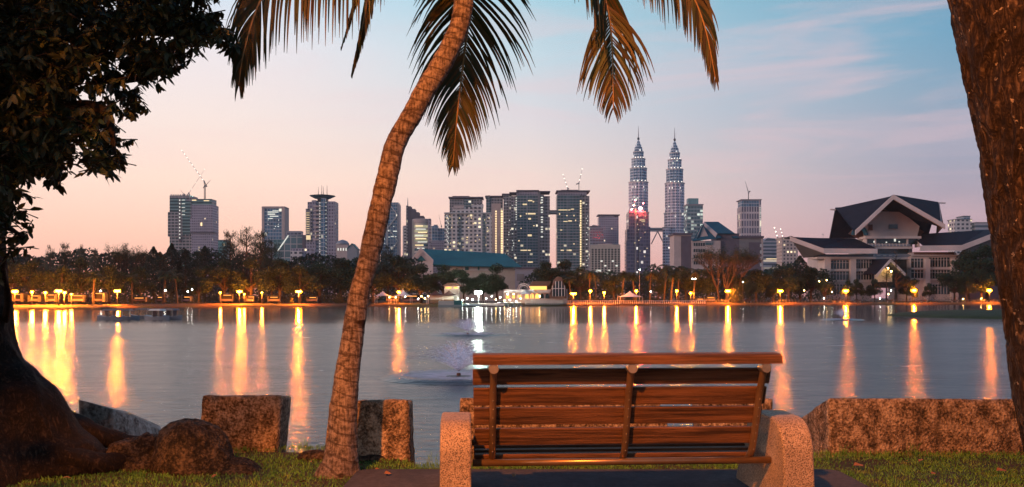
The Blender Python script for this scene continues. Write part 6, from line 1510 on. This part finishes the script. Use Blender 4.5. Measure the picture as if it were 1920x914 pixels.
# far benches
def far_bench(x, label):
    D = shoreD(x) + 5; t_ = thing('bench', label, 'bench', (GX(x, D), D, GZ0), 'benches facing the lake on the far bank'); c = GX(x, D)
    for nm, z0, z1, y0, y1 in (('seat', .42, .48, -.25, .25), ('backrest', .62, 1.0, .22, .27)):
        m_ = MB(); m_.box(c - 1.3, c + 1.3, D + y0, D + y1, GZ0 + z0, GZ0 + z1); m_.build(nm, MAT['wood_far'], t_)
    for sx_ in (-1.1, 1.1): m_ = MB(); m_.box(c + sx_ - .08, c + sx_ + .08, D - .25, D + .27, GZ0 - .2, GZ0 + .62); m_.build('leg', MAT['concrete_far'], t_)
for x, l in ((1402, 'far bench near the little slender tree glowing orange'), (1452, 'far bench below the white cranes lamp'), (1568, 'far bench just before the lamp at the first theatre windows'), (1608, 'far bench right after the lamp at the first theatre windows'), (1669, 'far bench in front of the conifer'), (1732, 'far bench just past the lamp beyond the conifer'), (1790, 'far bench by the reddish tree'), (1856, 'far bench beneath the last lamp')): far_bench(x, l)

# ================================================================== fountains
def spray_mat():
    m, q = newmat('water_spray')
    g = q.n('ShaderNodeNewGeometry'); nz = q.n('ShaderNodeTexNoise', Vector=g.outputs['Position'], Scale=7, Detail=5, Roughness=.7)
    d_ = q.n('ShaderNodeBsdfDiffuse', Color=(.95, .92, .94)); t_ = q.n('ShaderNodeBsdfTranslucent', Color=(.97, .93, .95)); tp = q.n('ShaderNodeBsdfTransparent')
    a = q.n('ShaderNodeMixShader', i0=.88, i1=d_.outputs[0], i2=t_.outputs[0])
    q.n('ShaderNodeOutputMaterial', Surface=q.n('ShaderNodeMixShader', i0=q.n('ShaderNodeMapRange', i0=nz.outputs[0], i1=.35, i2=.7, i3=.04, i4=.5).outputs[0], i1=tp.outputs[0], i2=a.outputs[0]))
    return m
MAT['spray'] = spray_mat()
def foam_mat():
    m, q = newmat('froth_ring')
    t = q.n('ShaderNodeTexCoord'); ln = q.n('ShaderNodeVectorMath', {'operation': 'LENGTH'}, i0=t.outputs['Object']).outputs['Value']
    nz = q.n('ShaderNodeTexNoise', Vector=t.outputs['Object'], Scale=2.5, Detail=6)
    f = q.n('ShaderNodeMapRange', {'interpolation_type': 'SMOOTHSTEP'}, i0=ln, i1=2.7, i2=.7, i3=0, i4=.85).outputs[0]
    f = q.math('MULTIPLY', f, q.math('ADD', nz.outputs[0], .35))
    q.n('ShaderNodeOutputMaterial', Surface=q.n('ShaderNodeMixShader', i0=f, i1=q.n('ShaderNodeBsdfTransparent').outputs[0], i2=q.n('ShaderNodeBsdfDiffuse', Color=(.85, .76, .8)).outputs[0]))
    return m
MAT['froth'] = foam_mat()
def fountain(x, y, hpx, wpx, label, ring=1.0):
    D = 2.65 * F / (y - HY); s_ = D / F; h = hpx * s_; wd = wpx * s_; c = Vector((GX(x, D), D, WZ))
    t_ = thing('fountain', label, 'fountain', c, 'fountains on the lake', world_coords=False)
    g_ = random.Random(int(x)); m_ = MB()
    for k in range(420):
        a = g_.uniform(0, 6.283); th = R(46) * g_.random() ** .65; hv = h * g_.uniform(.75, 1.05); v0 = math.sqrt(2 * 9.8 * hv); nst = 12
        tf = 2 * v0 * math.cos(th) / 9.8 * .97; sd = Vector((-math.sin(a), math.cos(a), 0)); vs = []
        for j in range(nst + 1):
            t = tf * j / nst * (.62 + .2 * g_.random() * 0); rad = v0 * math.sin(th) * t * wd / (h * .95); z = .2 + v0 * math.cos(th) * t - 4.9 * t * t
            p = Vector((math.cos(a) * rad, math.sin(a) * rad, max(.01, z))); ww = h * (.008 + .05 * j / nst) * (1 if j < nst else .1)
            vs += [p - sd * ww, p + sd * ww]
        m_.add(vs, [(2 * j, 2 * j + 1, 2 * j + 3, 2 * j + 2) for j in range(nst)])
    o = m_.build('spray', MAT['spray'], t_); o['kind'] = 'stuff'
    m_ = MB(); m_.tube([(0, 0, -.3), (0, 0, .13), (0, 0, .15)], [.07, .07, .05], 12); m_.build('nozzle', MAT['soffit'], t_)
    m_ = MB(); m_.lathe([(.02, .06), (.42, .05), (.5, .0), (.5, -.2)][::-1], 20); m_.build('float', MAT['pole'], t_)
    m_ = MB(); rs = [0.01, .6, 1.2, 1.7, 2.1, 2.3, 2.5, 2.8]; zs = [.03, .035, .05, .075, .1, .1, .05, .006]; n_ = 48; vs = []
    for r_, z in zip(rs, zs):
        for k in range(n_): a = 6.283 * k / n_; vs.append((r_ * ring * math.cos(a), r_ * ring * math.sin(a), z + .012 * noise.noise(Vector((math.cos(a) * 5, math.sin(a) * 5, r_ * 3)))))
    fs = [(i * n_ + k, i * n_ + (k + 1) % n_, (i + 1) * n_ + (k + 1) % n_, (i + 1) * n_ + k) for i in range(len(rs) - 1) for k in range(n_)]
    m_.add(vs, fs); m_.build('ripple_ring', MAT['water'], t_, True)
    m_ = MB(); m_.add([(a, b_, c_ + .012) for a, b_, c_ in vs[:n_ * 7]], fs[:n_ * 6]); m_.build('froth', MAT['froth'], t_, True)
fountain(860, 708, 58, 92, 'nearest fountain, a wide pink fan of spray beside the bench', .95)
fountain(877, 628, 26, 42, 'middle fountain with a low spray in line with the floodlight', 1.15)
fountain(1580, 600, 18, 17, 'farthest fountain, a small plume near the grassy island', 1.0)

# ================================================================== evening haze over the lake and the city
m, q = newmat('evening_haze')
pv = q.n('ShaderNodeVolumePrincipled'); pv.inputs['Color'].default_value = (1, .97, .97, 1); pv.inputs['Density'].default_value = HAZE; pv.inputs['Anisotropy'].default_value = .35
q.t.links.new(pv.outputs[0], q.n('ShaderNodeOutputMaterial').inputs['Volume'])
w = MB(); w.box(-4200, 4200, -70, 2960, WZ - 2.6, 470)
tag(w.build('haze', m), 'thin evening haze', kind='stuff')
